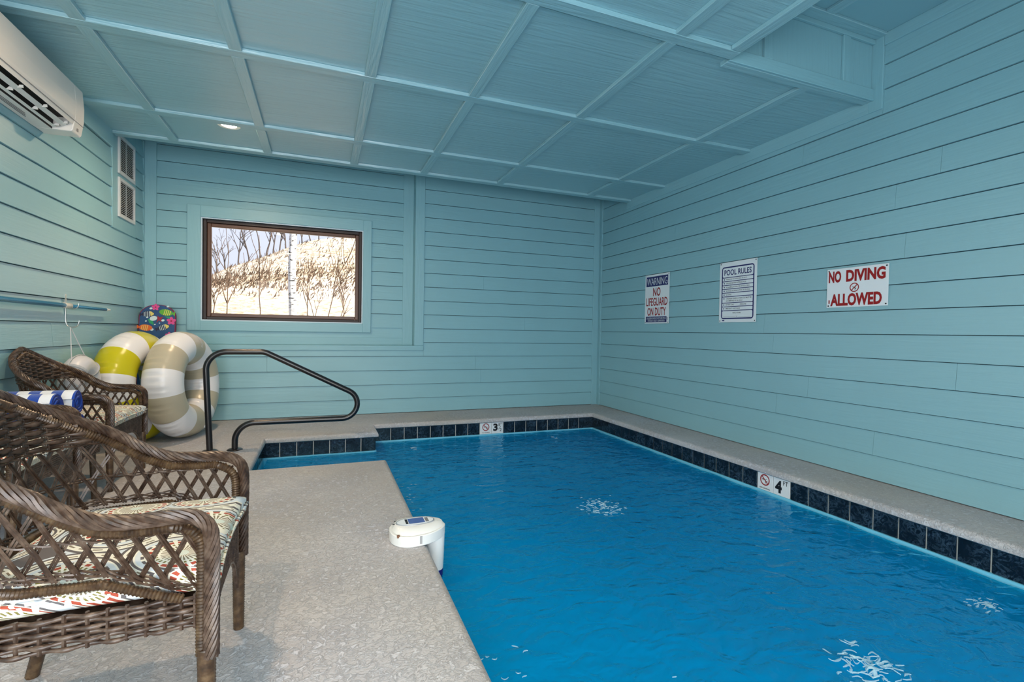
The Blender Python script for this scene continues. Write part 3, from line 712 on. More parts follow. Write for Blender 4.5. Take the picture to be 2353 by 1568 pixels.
def life_ring():
    R, r = .150, .080
    t = thing('life_ring', 'white ring buoy hanging by a cord from the wall hook', 'life ring', (XL+.115, 4.62, .585))
    mb = MB(); n = 64; s = 20; v = []; f = []
    for i in range(n):
        a = 2*PI*i/n
        for k in range(s):
            b = 2*PI*k/s; rr = R+r*math.cos(b)*1.0; x = .075*math.sin(b)
            if abs(((a/(PI/2)) % 1)-.5) < .06: rr -= .004*math.cos(b)
            v.append((x, rr*math.cos(a), rr*math.sin(a)))
    for i in range(n):
        for k in range(s): f.append((i*s+k, ((i+1) % n)*s+k, ((i+1) % n)*s+(k+1) % s, i*s+(k+1) % s))
    mb.add(v, f).build('ring_body', simple('white_foam_shell', sr(216, 214, 216), .35), t, smooth=True)
    cord = simple('white_cord', sr(190, 192, 194), .8)
    pts = []
    for i in range(65):
        a = 2*PI*i/64; q = .5+.5*math.cos(4*a+PI); pts.append((.0, (R+r+.004+.014*q)*math.cos(a), (R+r+.004+.014*q)*math.sin(a)))
    MB().tube(pts[:-1], .0035, 6, closed=True).build('grab_line', cord, t, smooth=60)
    top = Vector((-.045, -.03, .442))
    MB().tube([(0, -.13, .195), tuple(top), ], .0035, 6).build('hanging_cord', cord, t); MB().tube([(0, .09, .215), tuple(top)], .0035, 6).build('hanging_cord', cord, t)
    for a in (45, 135, 225, 315): MB().tube([((.079)*math.sin(b), (R+(r+.003)*math.cos(b))*math.cos(math.radians(a)), (R+(r+.003)*math.cos(b))*math.sin(math.radians(a))) for b in [2*PI*k/20 for k in range(20)]], .006, 4, closed=True, flat=2.2).build('line_strap', cord, t)
life_ring()

# ================================================================== pool floats, board, rail, alarm
def swim_ring(loc, yaw, lean, spin, mcol, label, writing=False):
    R, r = .345, .155
    t = thing('swim_ring', label, 'swim ring', loc, (0, 0, 0))
    n, s = 180, 44; v = []; f = []; mi = []
    rnd = random.Random(3)
    cre = [(rnd.uniform(0, 2*PI), rnd.uniform(.5, 1.0)) for _ in range(52)]
    for i in range(n):
        a = 2*PI*i/n
        w = 0
        for c, am in cre:
            d = abs((a-c+PI) % (2*PI)-PI); w += am*math.exp(-(d/.020)**2)
        for k in range(s):
            b = 2*PI*k/s                                   # b=0 outer equator
            e = math.exp(-(((b+PI) % (2*PI)-PI)/.55)**2)+.6*math.exp(-(((b-PI+PI) % (2*PI)-PI)/.45)**2)
            rr = r*(1-.09*w*e)-.004*math.exp(-(((b-.35+PI) % (2*PI)-PI)/.05)**2)
            v.append((rr*math.sin(b), (R+rr*math.cos(b))*math.cos(a), (R+rr*math.cos(b))*math.sin(a)))
    for i in range(n):
        for k in range(s):
            f.append((i*s+k, ((i+1) % n)*s+k, ((i+1) % n)*s+(k+1) % s, i*s+(k+1) % s)); mi.append(int(i/(n/12)) % 2)
    mb = MB(); mb.add(v, f); mb.mi = mi
    body = mb.build('inflated_tube', [VINYL_W, mcol], t, smooth=70)
    # local frame: axis +X, ring in YZ
    M = Matrix.Rotation(yaw, 4, 'Z') @ Matrix.Rotation(lean, 4, 'Y')
    t.matrix_world = Matrix.Translation(Vector(loc)) @ M
    body.rotation_euler = (spin, 0, 0)
    def on(a, b, off=0.0):
        rr = r+off; return Vector((rr*math.sin(b), (R+rr*math.cos(b))*math.cos(a), (R+rr*math.cos(b))*math.sin(a)))
    a, b = math.radians(-80), math.radians(62); p = on(a, b); nrm = (p-Vector((0, R*math.cos(a), R*math.sin(a)))).normalized()
    val = MB().lathe([(0, .004), (.012, .004), (.016, .010), (.030, .006), (.034, -.006)], 20).build('valve', VINYL_W, t, smooth=True); val.location = p; val.rotation_euler = nrm.to_track_quat('Z', 'Y').to_euler()
    if writing:
        tv, tf = text_data('FUNBOY', .15, .032, .01)
        a0, b0 = math.radians(80), math.radians(62)
        me = bpy.data.meshes.new('lettering'); me.from_pydata([on(a0+y/(R+r*math.cos(b0)), b0-x/r, .002) for x, y, _ in tv], [], tf); me.materials.append(VINYL_W); link('lettering', me, t)
swim_ring((-1.226, 5.42, .499), math.radians(-13), math.radians(-4), math.radians(38), VINYL_B, 'inflatable swim ring with beige and white stripes leaning on the yellow one', True)
swim_ring((-1.562, 5.35, .499), math.radians(-13), math.radians(-4), math.radians(42), VINYL_Y, 'inflatable swim ring with yellow and white stripes against the left wall')
def bodyboard():
    t = thing('bodyboard', 'round-topped foam board with tropical fish print leaning in the corner', 'bodyboard', (-1.64, 6.06, 0), (math.radians(-6.5), 0, 0))
    w, H = .165, 1.285
    pol = [(-w*.8, 0), (w*.8, 0), (w, .25), (w, H-.13)]+[(w*math.cos(a), H-.13+.13*math.sin(a)) for a in [PI*k/16 for k in range(1, 16)]]+[(-w, H-.13), (-w, .25)]
    n = len(pol); mb = MB(); v = [(x, 0, z) for x, z in pol]+[(x, .035, z) for x, z in pol]
    mb.add(v, [tuple(range(n)), tuple(range(2*n-1, n-1, -1))]+[(i, n+i, n+(i+1) % n, (i+1) % n) for i in range(n)])
    mb.build('foam_core', simple('magenta_foam_edge', sr(120, 16, 60), .5), t, bevel=.004)
    q = [((x)*.95, z-.006*(1 if z > .1 else -1)) for x, z in pol]
    me = bpy.data.meshes.new('printed_skin'); me.from_pydata([(x, -.0006, z) for x, z in q], [], [tuple(range(n))]); me.materials.append(simple('deep_blue_print', sr(20, 70, 118), .45, var=.4)); link('printed_skin', me, t)
    def flat(name, poly, c, y):
        me = bpy.data.meshes.new(name); me.from_pydata([(x, y, z) for x, z in poly], [], [tuple(range(len(poly)))]); me.materials.append(c); return link(name, me, t)
    G = simple('green_print', sr(92, 168, 44), .5); Yw = simple('straw_print', sr(226, 206, 110), .5); Or = simple('orange_print', sr(226, 104, 28), .5); Pk = simple('pink_print', sr(214, 70, 140), .5); Wt = simple('pale_print', sr(206, 224, 226), .5); Nv = simple('dark_navy_print', sr(20, 24, 60), .5); Lf = simple('leaf_print', sr(26, 150, 96), .5); Rd = simple('crimson_print', sr(150, 20, 44), .5)
    top = H
    def fish(cx, cz, s, rot, body, stripe, face):
        E = lambda pts: [(cx+s*(x*math.cos(rot)-z*math.sin(rot)), cz+s*(x*math.sin(rot)+z*math.cos(rot))) for x, z in pts]
        flat('fish_print', E([(x, z) for x, z in ellipse(0, 0, 1, .55, 20)]), body, -.0009); flat('fish_print', E([(-.85, 0), (-1.35, .42), (-1.3, -.42)]), body, -.0009)
        flat('fish_print', E([(.35, .5), (.55, .45), (.98, .05), (.9, -.22), (.4, -.46)]), face, -.0012)
        for k in range(4): x = -.62+.27*k; hh = .5*math.sqrt(max(0, 1-x*x)); flat('fish_stripe', E([(x-.05, -hh), (x+.05, -hh*1.05), (x+.12, hh), (x+.01, hh)]), stripe, -.0012)
    fish(-.085, top-.105, .055, .1, Nv, Wt, Yw); fish(.075, top-.085, .062, PI-.15, G, Yw, G); fish(-.10, top-.25, .06, -.1, Or, Yw, Or); fish(.055, top-.245, .055, .35, Nv, Wt, Yw)
    def flower(cx, cz, s, m):
        for k in range(5): a = 2*PI*k/5+.3; flat('flower_petal', ellipse(cx+s*.55*math.cos(a), cz+s*.55*math.sin(a), s*.5, s*.36, 14, a), m, -.0008-.00005*k)
        flat('flower_centre', ellipse(cx, cz, s*.22, s*.22, 10), Rd, -.0013)
    flower(-.02, top-.03, .035, Pk); flower(.125, top-.175, .042, Pk); flower(.11, top-.33, .035, Pk)
    flat('leaf_print', [(-.085, top-.155), (-.04, top-.17), (-.028, top-.225), (-.07, top-.2)], Lf, -.0008); flat('leaf_print', [(.06, top-.125), (.13, top-.13), (.1, top-.15)], Lf, -.0008)
    flat('starfish_print', [(.0, top-.12), (.02, top-.14), (.05, top-.13), (.035, top-.16), (.04, top-.19), (.015, top-.17), (-.01, top-.2), (.0, top-.165)], Rd, -.0009)
    for x, z, r in ((-.06, .045, .014), (-.035, .15, .034), (-.09, .14, .01), (.05, .17, .015), (-.02, .215, .008), (-.045, .27, .016), (-.1, .18, .009), (.02, .2, .006), (.09, .02, .012)): flat('bubble_print', ellipse(x, top-z, r, r*.75, 16, .3), Wt, -.001)
bodyboard()
def handrail():
    t = thing('pool_handrail', 'black tubular pool handrail curving out over the entry steps', 'handrail', (-.79, 4.72, 0))
    X = lambda x: x+.79
    pts = fillet([(X(-.88), 0, 0), (X(-.917), 0, .838), (X(-.47), 0, .838), (X(.716), 0, .226), (X(-.695), 0, .226), (X(-.695), 0, 0)], [.15, .14, .133, .15], 14)
    MB().tube(pts, .0245, 16).build('rail_tube', BLACK_RAIL, t, smooth=60)
    for x in (-.88, -.695): MB().lathe([(0, .014), (.03, .014), (.05, .010), (.062, .002), (.062, 0)], 28, c=(X(x), 0, .0)).build('escutcheon', BLACK_RAIL, t, smooth=True)
handrail()
def pool_alarm():
    t = thing('pool_alarm', 'white pool alarm unit sitting on the deck edge with its sensor leg in the water', 'pool alarm', (.445, 2.45, 0.0))
    out = [(-.125, .05), (-.13, .0), (-.12, -.055), (-.085, -.1), (-.03, -.115), (.05, -.10), (.11, -.06), (.145, -.015), (.15, .02), (.13, .06), (.07, .105), (.0, .12), (-.06, .115), (-.1, .09)]
    ctl = [(x, y, 0) for x, y in out]; sm = smoothline(ctl+[ctl[0]], 4)[:-1]; pol = [(p.x, p.y) for p in sm]
    MB().prism(pol, 0, .052).build('housing', WHITE, t, bevel=.004, smooth=30)
    lid = [(x*.93+.004, y*.90+.004) for x, y in pol]; n = len(lid)
    mb = MB(); v = [(x, y, .052) for x, y in lid]+[(x*.9+.006, y*.86+.006, .066+.008*max(0, -x/.13)) for x, y in lid]+[(x*.5+.006, y*.5+.006, .074) for x, y in lid]+[(.006, .006, .075)]
    f = [(k*n+i, k*n+(i+1) % n, (k+1)*n+(i+1) % n, (k+1)*n+i) for k in range(2) for i in range(n)]+[(2*n+i, 2*n+(i+1) % n, 3*n) for i in range(n)]
    mb.add(v, f).build('lid', WHITE, t, smooth=50)
    MB().prism(ellipse(.0, .02, .098, .052, 32), .070, .0765).build('label_rim', simple('silver_trim', sr(180, 182, 188), .3, metal=.5), t, smooth=30)
    MB().prism(ellipse(.0, .02, .092, .046, 32), .0765, .0772).build('label_plate', SIGN, t)
    MB().box(-.035, .045, -.012, .056, .0772, .0776).build('label_picture', BLUEPRINT, t); MB().box(.05, .066, -.006, .048, .0772, .0776).build('label_text_block', GREYINK, t); MB().box(-.05, -.038, -.01, .052, .0772, .0776).build('label_text_block', INK, t)
    for k in range(4): MB().box(-.112+.012*abs(k-1), -.100+.012*abs(k-1), .06-.035*k, .066-.035*k, .0685, .0705).build('button_mark', INK, t)
    MB().box(.0, .012, -.1125, -.1085, .012, .05).build('side_slot', simple('grey_slot', sr(160, 160, 160), .4), t)
    MB().box(-.105, -.092, -.09, -.078, .045, .0565).build('warning_sticker', simple('brown_sticker', sr(120, 84, 60), .5), t)
    MB().lathe([(0, .02), (.048, .02), (.045, -.10), (.042, -.17), (0, -.17)], 24, c=(.100, .0, 0)).build('sensor_leg', WHITE, t, smooth=True)
    MB().lathe([(0, -.169), (.0425, -.169), (.036, -.32), (0, -.33)], 24, c=(.100, .0, 0)).build('sensor_tip', NAVY_P, t, smooth=True)
pool_alarm()

# ================================================================== wicker armchairs
class Chair:
    L1 = .30; A = .165; B = .268; XF = .285
    def __init__(s):
        # half plan path from the front post to the back centre, sampled by arc length
        P = []; x = s.XF
        for k in range(30): P.append((s.XF-s.L1*k/30, s.B+.012*math.sin(PI*k/30)))
        x1 = s.XF-s.L1
        for k in range(61):
            a = PI/2*k/60; c, sn = math.cos(a), math.sin(a)
            P.append((x1-s.A*(sn**.85), s.B*(c**.75)))
        s.P = P; S = [0]
        for a, b in zip(P[:-1], P[1:]): S.append(S[-1]+math.hypot(b[0]-a[0], b[1]-a[1]))
        s.S = S; s.H = S[-1]
        s.zk = [(0, .595), (.06, .602), (.12, .602), (.2, .612), (.285, .655), (.42, .752), (.50, .808), (.57, .850), (s.H, .885)]
    def plan(s, u):
        """u in [-H,H]; 0 = back centre, +H = left front. returns x,y and outward normal"""
        d = s.H-abs(u); d = max(0, min(s.H-1e-6, d))
        lo, hi = 0, len(s.S)-1
        while hi-lo > 1:
            m = (lo+hi)//2
            if s.S[m] <= d: lo = m
            else: hi = m
        t = (d-s.S[lo])/(s.S[hi]-s.S[lo]); a, b = s.P[lo], s.P[hi]
        x = a[0]+(b[0]-a[0])*t; y = a[1]+(b[1]-a[1])*t; tx, ty = b[0]-a[0], b[1]-a[1]; l = math.hypot(tx, ty)
        nx, ny = -ty/l, tx/l
        if nx*(x+.0)+ny*y < 0: nx, ny = -nx, -ny
        sg = 1 if u >= 0 else -1
        return x, sg*y, nx, sg*ny
    def ztop(s, u):
        d = s.H-abs(u); K = s.zk
        for i in range(len(K)-1):
            if d <= K[i+1][0]:
                t = (d-K[i][0])/(K[i+1][0]-K[i][0]); z0 = K[max(i-1, 0)]; z3 = K[min(i+2, len(K)-1)]
                h = K[i+1][0]-K[i][0]; m1 = (K[i+1][1]-z0[1])/max(1e-6, K[i+1][0]-z0[0])*h; m2 = (z3[1]-K[i][1])/max(1e-6, z3[0]-K[i][0])*h
                return (2*t**3-3*t*t+1)*K[i][1]+(t**3-2*t*t+t)*m1+(-2*t**3+3*t*t)*K[i+1][1]+(t**3-t*t)*m2
        return K[-1][1]
    def zbot(s, u):
        d = s.H-abs(u)
        return .478 if d > .19 else .412+.066*max(0, min(1, (d-.04)/.15))
    def pt(s, u, z, off=0.0):
        x, y, nx, ny = s.plan(u); d = s.H-abs(u)
        lean = .05+.11*max(0, min(1, (d-.25)/.3)); o = lean*(z-.42)+off
        return Vector((x+nx*o, y+ny*o, z))
CH = Chair()
def braid(mb, path, R=.013, r=.0062, strands=6, pitch=.13, sides=5):
    """rope of strands wound round a path"""
    n = len(path); T = []
    for i in range(n):
        T.append((path[min(i+1, n-1)]-path[max(i-1, 0)]).normalized())
    N = T[0].orthogonal().normalized(); fr = []; L = 0
    for i in range(n):
        if i: N = (N-T[i]*N.dot(T[i])).normalized(); L += (path[i]-path[i-1]).length
        fr.append((N.copy(), T[i].cross(N), L))
    for k in range(strands):
        pts = []
        for i in range(n):
            a = 2*PI*(fr[i][2]/pitch+k/strands); pts.append(path[i]+fr[i][0]*(R*math.cos(a))+fr[i][1]*(R*math.sin(a)))
        mb.tube(pts, r, sides)
def resample(path, step):
    out = [path[0].copy()]; acc = 0; prev = path[0]
    for p in path[1:]:
        seg = (p-prev).length
        while acc+seg >= step:
            t = (step-acc)/seg; prev = prev.lerp(p, t); out.append(prev.copy()); seg = (p-prev).length; acc = 0
        acc += seg; prev = p
    out.append(path[-1].copy()); return out
def wrapped(mb, path, R=.014, pitch=.0085, sides=8):
    """tube wound with a thin strand: rings as real relief"""
    q = resample(path, pitch/2); mb.tube(q, lambda i: R if i % 2 else R-.0028, sides)
def wrapped_leg(mb, p0, p1, R0=.019, R1=.0175):
    d = (Vector(p1)-Vector(p0)); n = int(d.length/.0042)
    mb.tube([Vector(p0)+d*(i/n) for i in range(n+1)], lambda i: (R0+(R1-R0)*i/n)-(0 if i % 2 else .0018), 12)
def build_chair():
    t = thing('wicker_armchair', '', 'chair'); H = CH.H
    N = 150; us = [-H+2*H*i/N for i in range(N+1)]
    # --- braided top rail, running from one front post over the arms and back to the other
    def railpath(off, dz, fx, zlow):
        mid = [CH.pt(u, CH.ztop(u)-dz, off) for u in us if H-abs(u) > .055]
        def post(sg):
            x0 = CH.XF+fx; y = sg*(CH.B+off+.006)
            ctl = [(x0, y, zlow), (x0, y, .40), (x0, y, .535-dz), (x0-.012, y, .575-dz), (x0-.04, y, .596-dz)]
            return [Vector(p) for p in smoothline(ctl, 6)]
        return resample(post(-1)+mid+post(1)[::-1], .012)
    mb = MB(); braid(mb, railpath(.012, 0, .022, .25), .0130, .0052, 9, .19, 5); mb.build('braided_rail', WICK, t, smooth=60)
    mb = MB(); wrapped(mb, railpath(.0, .028, .0, .25), .0145, .008, 8); mb.build('wrapped_rail', WICK_W, t, smooth=50)
    # --- lattice of crossed strand pairs
    zw = .675
    for nm, lo, hi in (('arm_lattice', -H, -.30), ('back_lattice', -.30, .30), ('arm_lattice', .30, H)):
        mb = MB(); sp = .047; k0 = int(-(H+.4)/sp); slope = .52
        for dr in (-1, 1):
            for k in range(k0, -k0+1):
                u0 = k*sp+(.0 if dr > 0 else sp*.25)
                for e in (-.0034, .0034):
                    run = []
                    def flush():
                        if len(run) > 2: mb.tube(run, .0030, 4, cap=False)
                        run.clear()
                    for i in range(29):
                        z = .40+.0115*i*1.12; u = u0+dr*slope*(z-.40)+e
                        if abs(u) > H-.006 or not (lo <= u0+dr*slope*.12 < hi): flush(); continue
                        zt = min(CH.ztop(u)-.012, zw); zb = CH.zbot(u)-.004
                        if zb <= z <= zt: run.append(CH.pt(u, z, .0035*dr+.0015*math.sin(u*60)))
                        else: flush()
                    flush()
        mb.build(nm, WICK, t, smooth=60)['kind'] = 'stuff'
    # twined rows
    mb = MB()
    for zz, am in ((.675, 0), (.565, .0), (.485, 0), (.495, 0)):
        for ph in (0, PI):
            run = []
            for i in range(361):
                u = -H+.02+(2*H-.04)*i/360; z = zz+.0035*math.sin(u*70+ph)-(.0 if zz > .5 else (.478-CH.zbot(u)))
                if z < CH.ztop(u)-.02: run.append(CH.pt(u, z, .0065*math.cos(u*70+ph)))
                else:
                    if len(run) > 3: mb.tube(run, .0026, 4)
                    run = []
            if len(run) > 3: mb.tube(run, .0026, 4)
    mb.build('twined_rows', WICK, t, smooth=60)
    # --- dense basket weave on the upper back
    mb = MB(); row = 0; z = .686; cp = .05
    while z < .875:
        run = []; rad = []
        def flush():
            if len(run) > 4: R = list(rad); mb.tube(run, lambda i: R[i], 6)
            run.clear(); rad.clear()
        for i in range(241):
            u = -.52+1.04*i/240
            if z < CH.ztop(u)-.014:
                c = math.cos(PI*u/cp+row*PI); run.append(CH.pt(u, z, .0080*c)); rad.append(.0032+.0048*abs(c)**.8)
            else: flush()
        flush(); row += 1; z += .0122
    mb.build('basket_weave', WICK, t, smooth=60)['kind'] = 'stuff'
    mb = MB()
    for k in range(-11, 12):
        for e in (-.006, 0, .006):
            u = (k+.5)*cp+e; zt = CH.ztop(u)-.008
            if zt > .70: mb.tube([CH.pt(u, .672+(zt-.672)*i/6) for i in range(7)], .0026, 4)
    mb.build('weave_ribs', WICK, t, smooth=60)['kind'] = 'stuff'
    # --- wrapped brace under each arm and round the back
    mb = MB(); wrapped(mb, [CH.pt(u, CH.zbot(u)-.018, 0) for u in [-H+.04+(2*H-.08)*i/160 for i in range(161)]], .0125, .008, 8); mb.build('wrapped_brace', WICK_W, t, smooth=50)
    # --- seat frame, aprons
    xb, xf, yy = -.165, CH.XF-.005, CH.B-.012
    MB().prism(rrect(xb, xf, -yy, yy, .05), .335, .385).build('seat_deck', WICK, t)
    mb = MB()
    for r in range(6):
        zz = .324+.0135*r; pts = []; rad = []
        path = smoothline([(xf+.01, -yy-.012, 0), (.1, -yy-.014, 0), (-.12, -yy-.010, 0), (xb+.03, -yy+.03, 0), (xb-.018, -.12, 0), (xb-.02, 0, 0), (xb-.018, .12, 0), (xb+.03, yy-.03, 0), (-.12, yy+.010, 0), (.1, yy+.014, 0), (xf+.01, yy+.012, 0)], 24)
        L = 0; out = []
        for i, p in enumerate(path):
            if i: L += (p-path[i-1]).length
            a = path[max(i-1, 0)]; b = path[min(i+1, len(path)-1)]; d = (b-a).normalized(); nn = Vector((d.y, -d.x, 0)); c = math.cos(PI*L/.044+r*PI)
            if nn.dot(p) < 0: nn = -nn
            out.append(p+nn*(.0055*c)+Vector((0, 0, zz))); rad.append(.0042+.0026*abs(c))
        mb.tube(out, lambda i: rad[i], 6)
    for i in range(0, len(path), 4):
        p = path[i]; mb.tube([p+Vector((0, 0, .318)), p+Vector((0, 0, .400))], .0045, 5)
    mb.build('seat_apron', WICK, t, smooth=60)['kind'] = 'stuff'
    mb = MB(); cols = 44                                  # fine front apron with an arched lower edge
    for r in range(22):
        zz = .392-.0105*r; run = []
        for i in range(2*cols+1):
            y = -yy+2*yy*i/(2*cols); zb = .315-.16*(abs(y)/yy)**3.2
            if zz >= zb: run.append(Vector((xf+.012+.004*math.cos(PI*i+r*PI), y, zz)))
            else:
                if len(run) > 2: mb.tube(run, .0044, 5)
                run = []
        if len(run) > 2: mb.tube(run, .0044, 5)
    for i in range(0, 2*cols+1, 2):
        y = -yy+2*yy*i/(2*cols); zb = .315-.16*(abs(y)/yy)**3.2; mb.tube([(xf+.011, y, zb), (xf+.011, y, .398)], .0034, 4)
    mb.tube([(xf+.012, y, .312-.16*(abs(y)/yy)**3.2) for y in [-yy+2*yy*i/40 for i in range(41)]], .006, 6); mb.tube([(xf+.012, -yy, .40), (xf+.012, yy, .40)], .006, 6)
    mb.build('front_apron', WICK, t, smooth=60)['kind'] = 'stuff'
    # --- legs
    for sg in (-1, 1):
        mb = MB(); wrapped_leg(mb, (CH.XF+.010, sg*(CH.B+.008), .27), (CH.XF+.012, sg*(CH.B+.004), 0), .0215, .0175); mb.build('leg', WICK_W, t, smooth=50)
        mb = MB(); wrapped_leg(mb, (-.145, sg*.185, .36), (-.235, sg*.218, 0), .0195, .0175); mb.build('leg', WICK_W, t, smooth=50)
    # --- seat cushion
    n = 26; v = []; f = []; nu = nv = n
    x0, x1, y0, y1 = -.175, .318, -.272, .272
    for side in (1, -1):
        for i in range(nu+1):
            for j in range(nv+1):
                a = -1+2*i/nu; b = -1+2*j/nv
                a = math.copysign(abs(a)**.8, a); b = math.copysign(abs(b)**.8, b)
                e = max(0, (1-abs(a)**9))*max(0, (1-abs(b)**9))
                pin = 1-.05*(1-abs(a)**2)*abs(b)**6-.0; pin2 = 1-.05*(1-abs(b)**2)*abs(a)**6
                x = (x0+x1)/2+(x1-x0)/2*a*pin2; y = (y0+y1)/2+(y1-y0)/2*b*pin
                hgt = ((.040 if side > 0 else .040)+(.022 if side > 0 else .004)*(1-a*a)*(1-b*b))*(.55+.45*e**.4)+(.006*noise.noise((x*7, y*7, 2.0)) if side > 0 else 0)*e
                v.append((x, y, .434+side*hgt))
        o = 0 if side > 0 else (nu+1)*(nv+1)
        for i in range(nu):
            for j in range(nv):
                q = [o+i*(nv+1)+j, o+(i+1)*(nv+1)+j, o+(i+1)*(nv+1)+j+1, o+i*(nv+1)+j+1]; f.append(tuple(q if side > 0 else q[::-1]))
    K2 = (nu+1)*(nv+1); bd = [i*(nv+1) for i in range(nu+1)]+[nu*(nv+1)+j for j in range(1, nv+1)]+[i*(nv+1)+nv for i in range(nu-1, -1, -1)]+[j for j in range(nv-1, 0, -1)]
    for q in range(len(bd)):
        a, b = bd[q], bd[(q+1) % len(bd)]; f.append((a, b, K2+b, K2+a))
    cu = MB().add(v, f).build('seat_cushion', CUSHION, t, smooth=75)
    mb = MB(); ring = []
    for i in range(nu+1): ring.append(v[i*(nv+1)])
    for j in range(1, nv+1): ring.append(v[nu*(nv+1)+j])
    for i in range(nu-1, -1, -1): ring.append(v[i*(nv+1)+nv])
    for j in range(nv-1, 0, -1): ring.append(v[j])
    ring = [((x-.07)*1.012+.07, y*1.012, .434) for x, y, _ in ring]
    mb.tube(ring, .0055, 6, closed=True); mb.build('piping', CUSHION, cu, smooth=60)
    return t
ch1 = build_chair()
G = 'wicker armchairs along the left wall'
tag(ch1, 'brown wicker armchair with a medallion print cushion, standing alone out on the deck', 'chair', G); ch1.location = (-.557, 1.625, 0); ch1.rotation_euler = (0, 0, math.radians(1.0))
ch2 = copy_tree(ch1); tag(ch2, 'brown wicker armchair against the left wall beside the swim rings', 'chair', G); ch2.location = (-1.53, 4.03, 0); ch2.rotation_euler = (0, 0, math.radians(-1.5))
ch3 = copy_tree(ch1); tag(ch3, 'brown wicker armchair on the near side of the rolled towels', 'chair', G); ch3.location = (-1.53, 2.985, 0); ch3.rotation_euler = (0, 0, 0)
# --- wicker side table with rolled towels
def side_table():
    t = thing('wicker_side_table', 'small brown wicker side table carrying the rolled towels between two armchairs', 'table', (-1.50, 3.475, 0))
    MB().prism(rrect(-.245, .245, -.17, .17, .04), .360, .380).build('table_top', WICK, t, bevel=.004)
    mb = MB(); P = rrect(-.25, .25, -.175, .175, .045, 6)+[]
    P = [Vector((x, y, 0)) for x, y in P]; P = resample(P+[P[0]], .011)[:-1]
    for r in range(9):
        pts = []
        for i, p in enumerate(P):
            nn = p.normalized(); pts.append(p+nn*(.0035*math.cos(PI*i+r*PI))+Vector((0, 0, .373-.0105*r)))
        mb.tube(pts, .0045, 5, closed=True)
    for i in range(0, len(P), 4): mb.tube([P[i]+Vector((0, 0, .285)), P[i]+Vector((0, 0, .38))], .004, 4)
    mb.build('woven_apron', WICK, t, smooth=60)['kind'] = 'stuff'
    mb = MB(); pts = [p+Vector((0, 0, .383)) for p in P]; mb.tube(pts, .012, 8, closed=True); mb.build('rim', WICK_W, t, smooth=60)
    for sx in (-1, 1):
        for sy in (-1, 1): mb = MB(); wrapped_leg(mb, (sx*.215, sy*.14, .36), (sx*.225, sy*.148, 0), .018, .016); mb.build('leg', WICK_W, t, smooth=50)
side_table()
def towel_roll(loc, rz, label, R=.075, L=.36, seed=0):
    t = thing('rolled_towel', label, 'towel', loc, (0, 0, rz), 'rolled towels on the side table'); rnd = random.Random(seed)
    turns = 3.2; n = 110; th = .0155; mb = MB(); xs = [-L/2, -L/2+.012, -L*.3, 0, L*.3, L/2-.012, L/2]
    a0 = rnd.uniform(0, 6.28)
    prof = []
    for i in range(n+1):
        q = i/n; a = a0+q*turns*2*PI; r = .016+(R-.016-th/2)*q+.0018*math.sin(3*a+seed); prof.append((a, r))
    v = []; f = []
    for j, x in enumerate(xs):
        tap = .0 if 0 < j < len(xs)-1 else .003
        for side in (1, -1):
            for i, (a, r) in enumerate(prof):
                rr = r+side*(th/2-tap); b = rr*(.97 if math.sin(a) < 0 else 1.0)
                v.append((x+.004*math.sin(a*1.3+seed)*(1 if j in (0, len(xs)-1) else 0), rr*math.cos(a), b*math.sin(a)))
    m = n+1
    for j in range(len(xs)-1):
        for sd in (0, 1):
            for i in range(n):
                o = j*2*m+sd*m+i; f.append((o, o+1, o+1+2*m, o+2*m))
        for i in (0, n): f.append((j*2*m+i, j*2*m+m+i, (j+1)*2*m+m+i, (j+1)*2*m+i))
    nf = len(f)
    for j in (0, len(xs)-1):
        for i in range(n): o = j*2*m+i; f.append((o, o+1, o+1+m, o+m))
    mb.add(v, f); mb.mi = [0]*nf+[1]*(len(f)-nf)
    mb.build('roll', [TOWEL, TOWEL_B], t, smooth=50)
    MB().tube([(-L/2+.006, 0, 0), (L/2-.006, 0, 0)], .02, 10).build('inner_core', TOWEL_B, t)
tz = .384+.075
for (dy, dz, lab, sd, dx) in ((-.078, 0, 'blue and white striped rolled towel at the bottom of the pile beside the near armchair', 1, .005), (.075, 0, 'blue and white striped rolled towel at the bottom of the pile beside the far armchair', 2, .03), (-.075, .132, 'blue and white striped rolled towel on top of the pile on its near side', 3, -.015), (.072, .134, 'blue and white striped rolled towel on top of the pile on its far side', 4, .02)):
    towel_roll((-1.525+dx, 3.475+dy, tz+dz), math.radians(1.5*(sd-2.5)), lab, seed=sd)

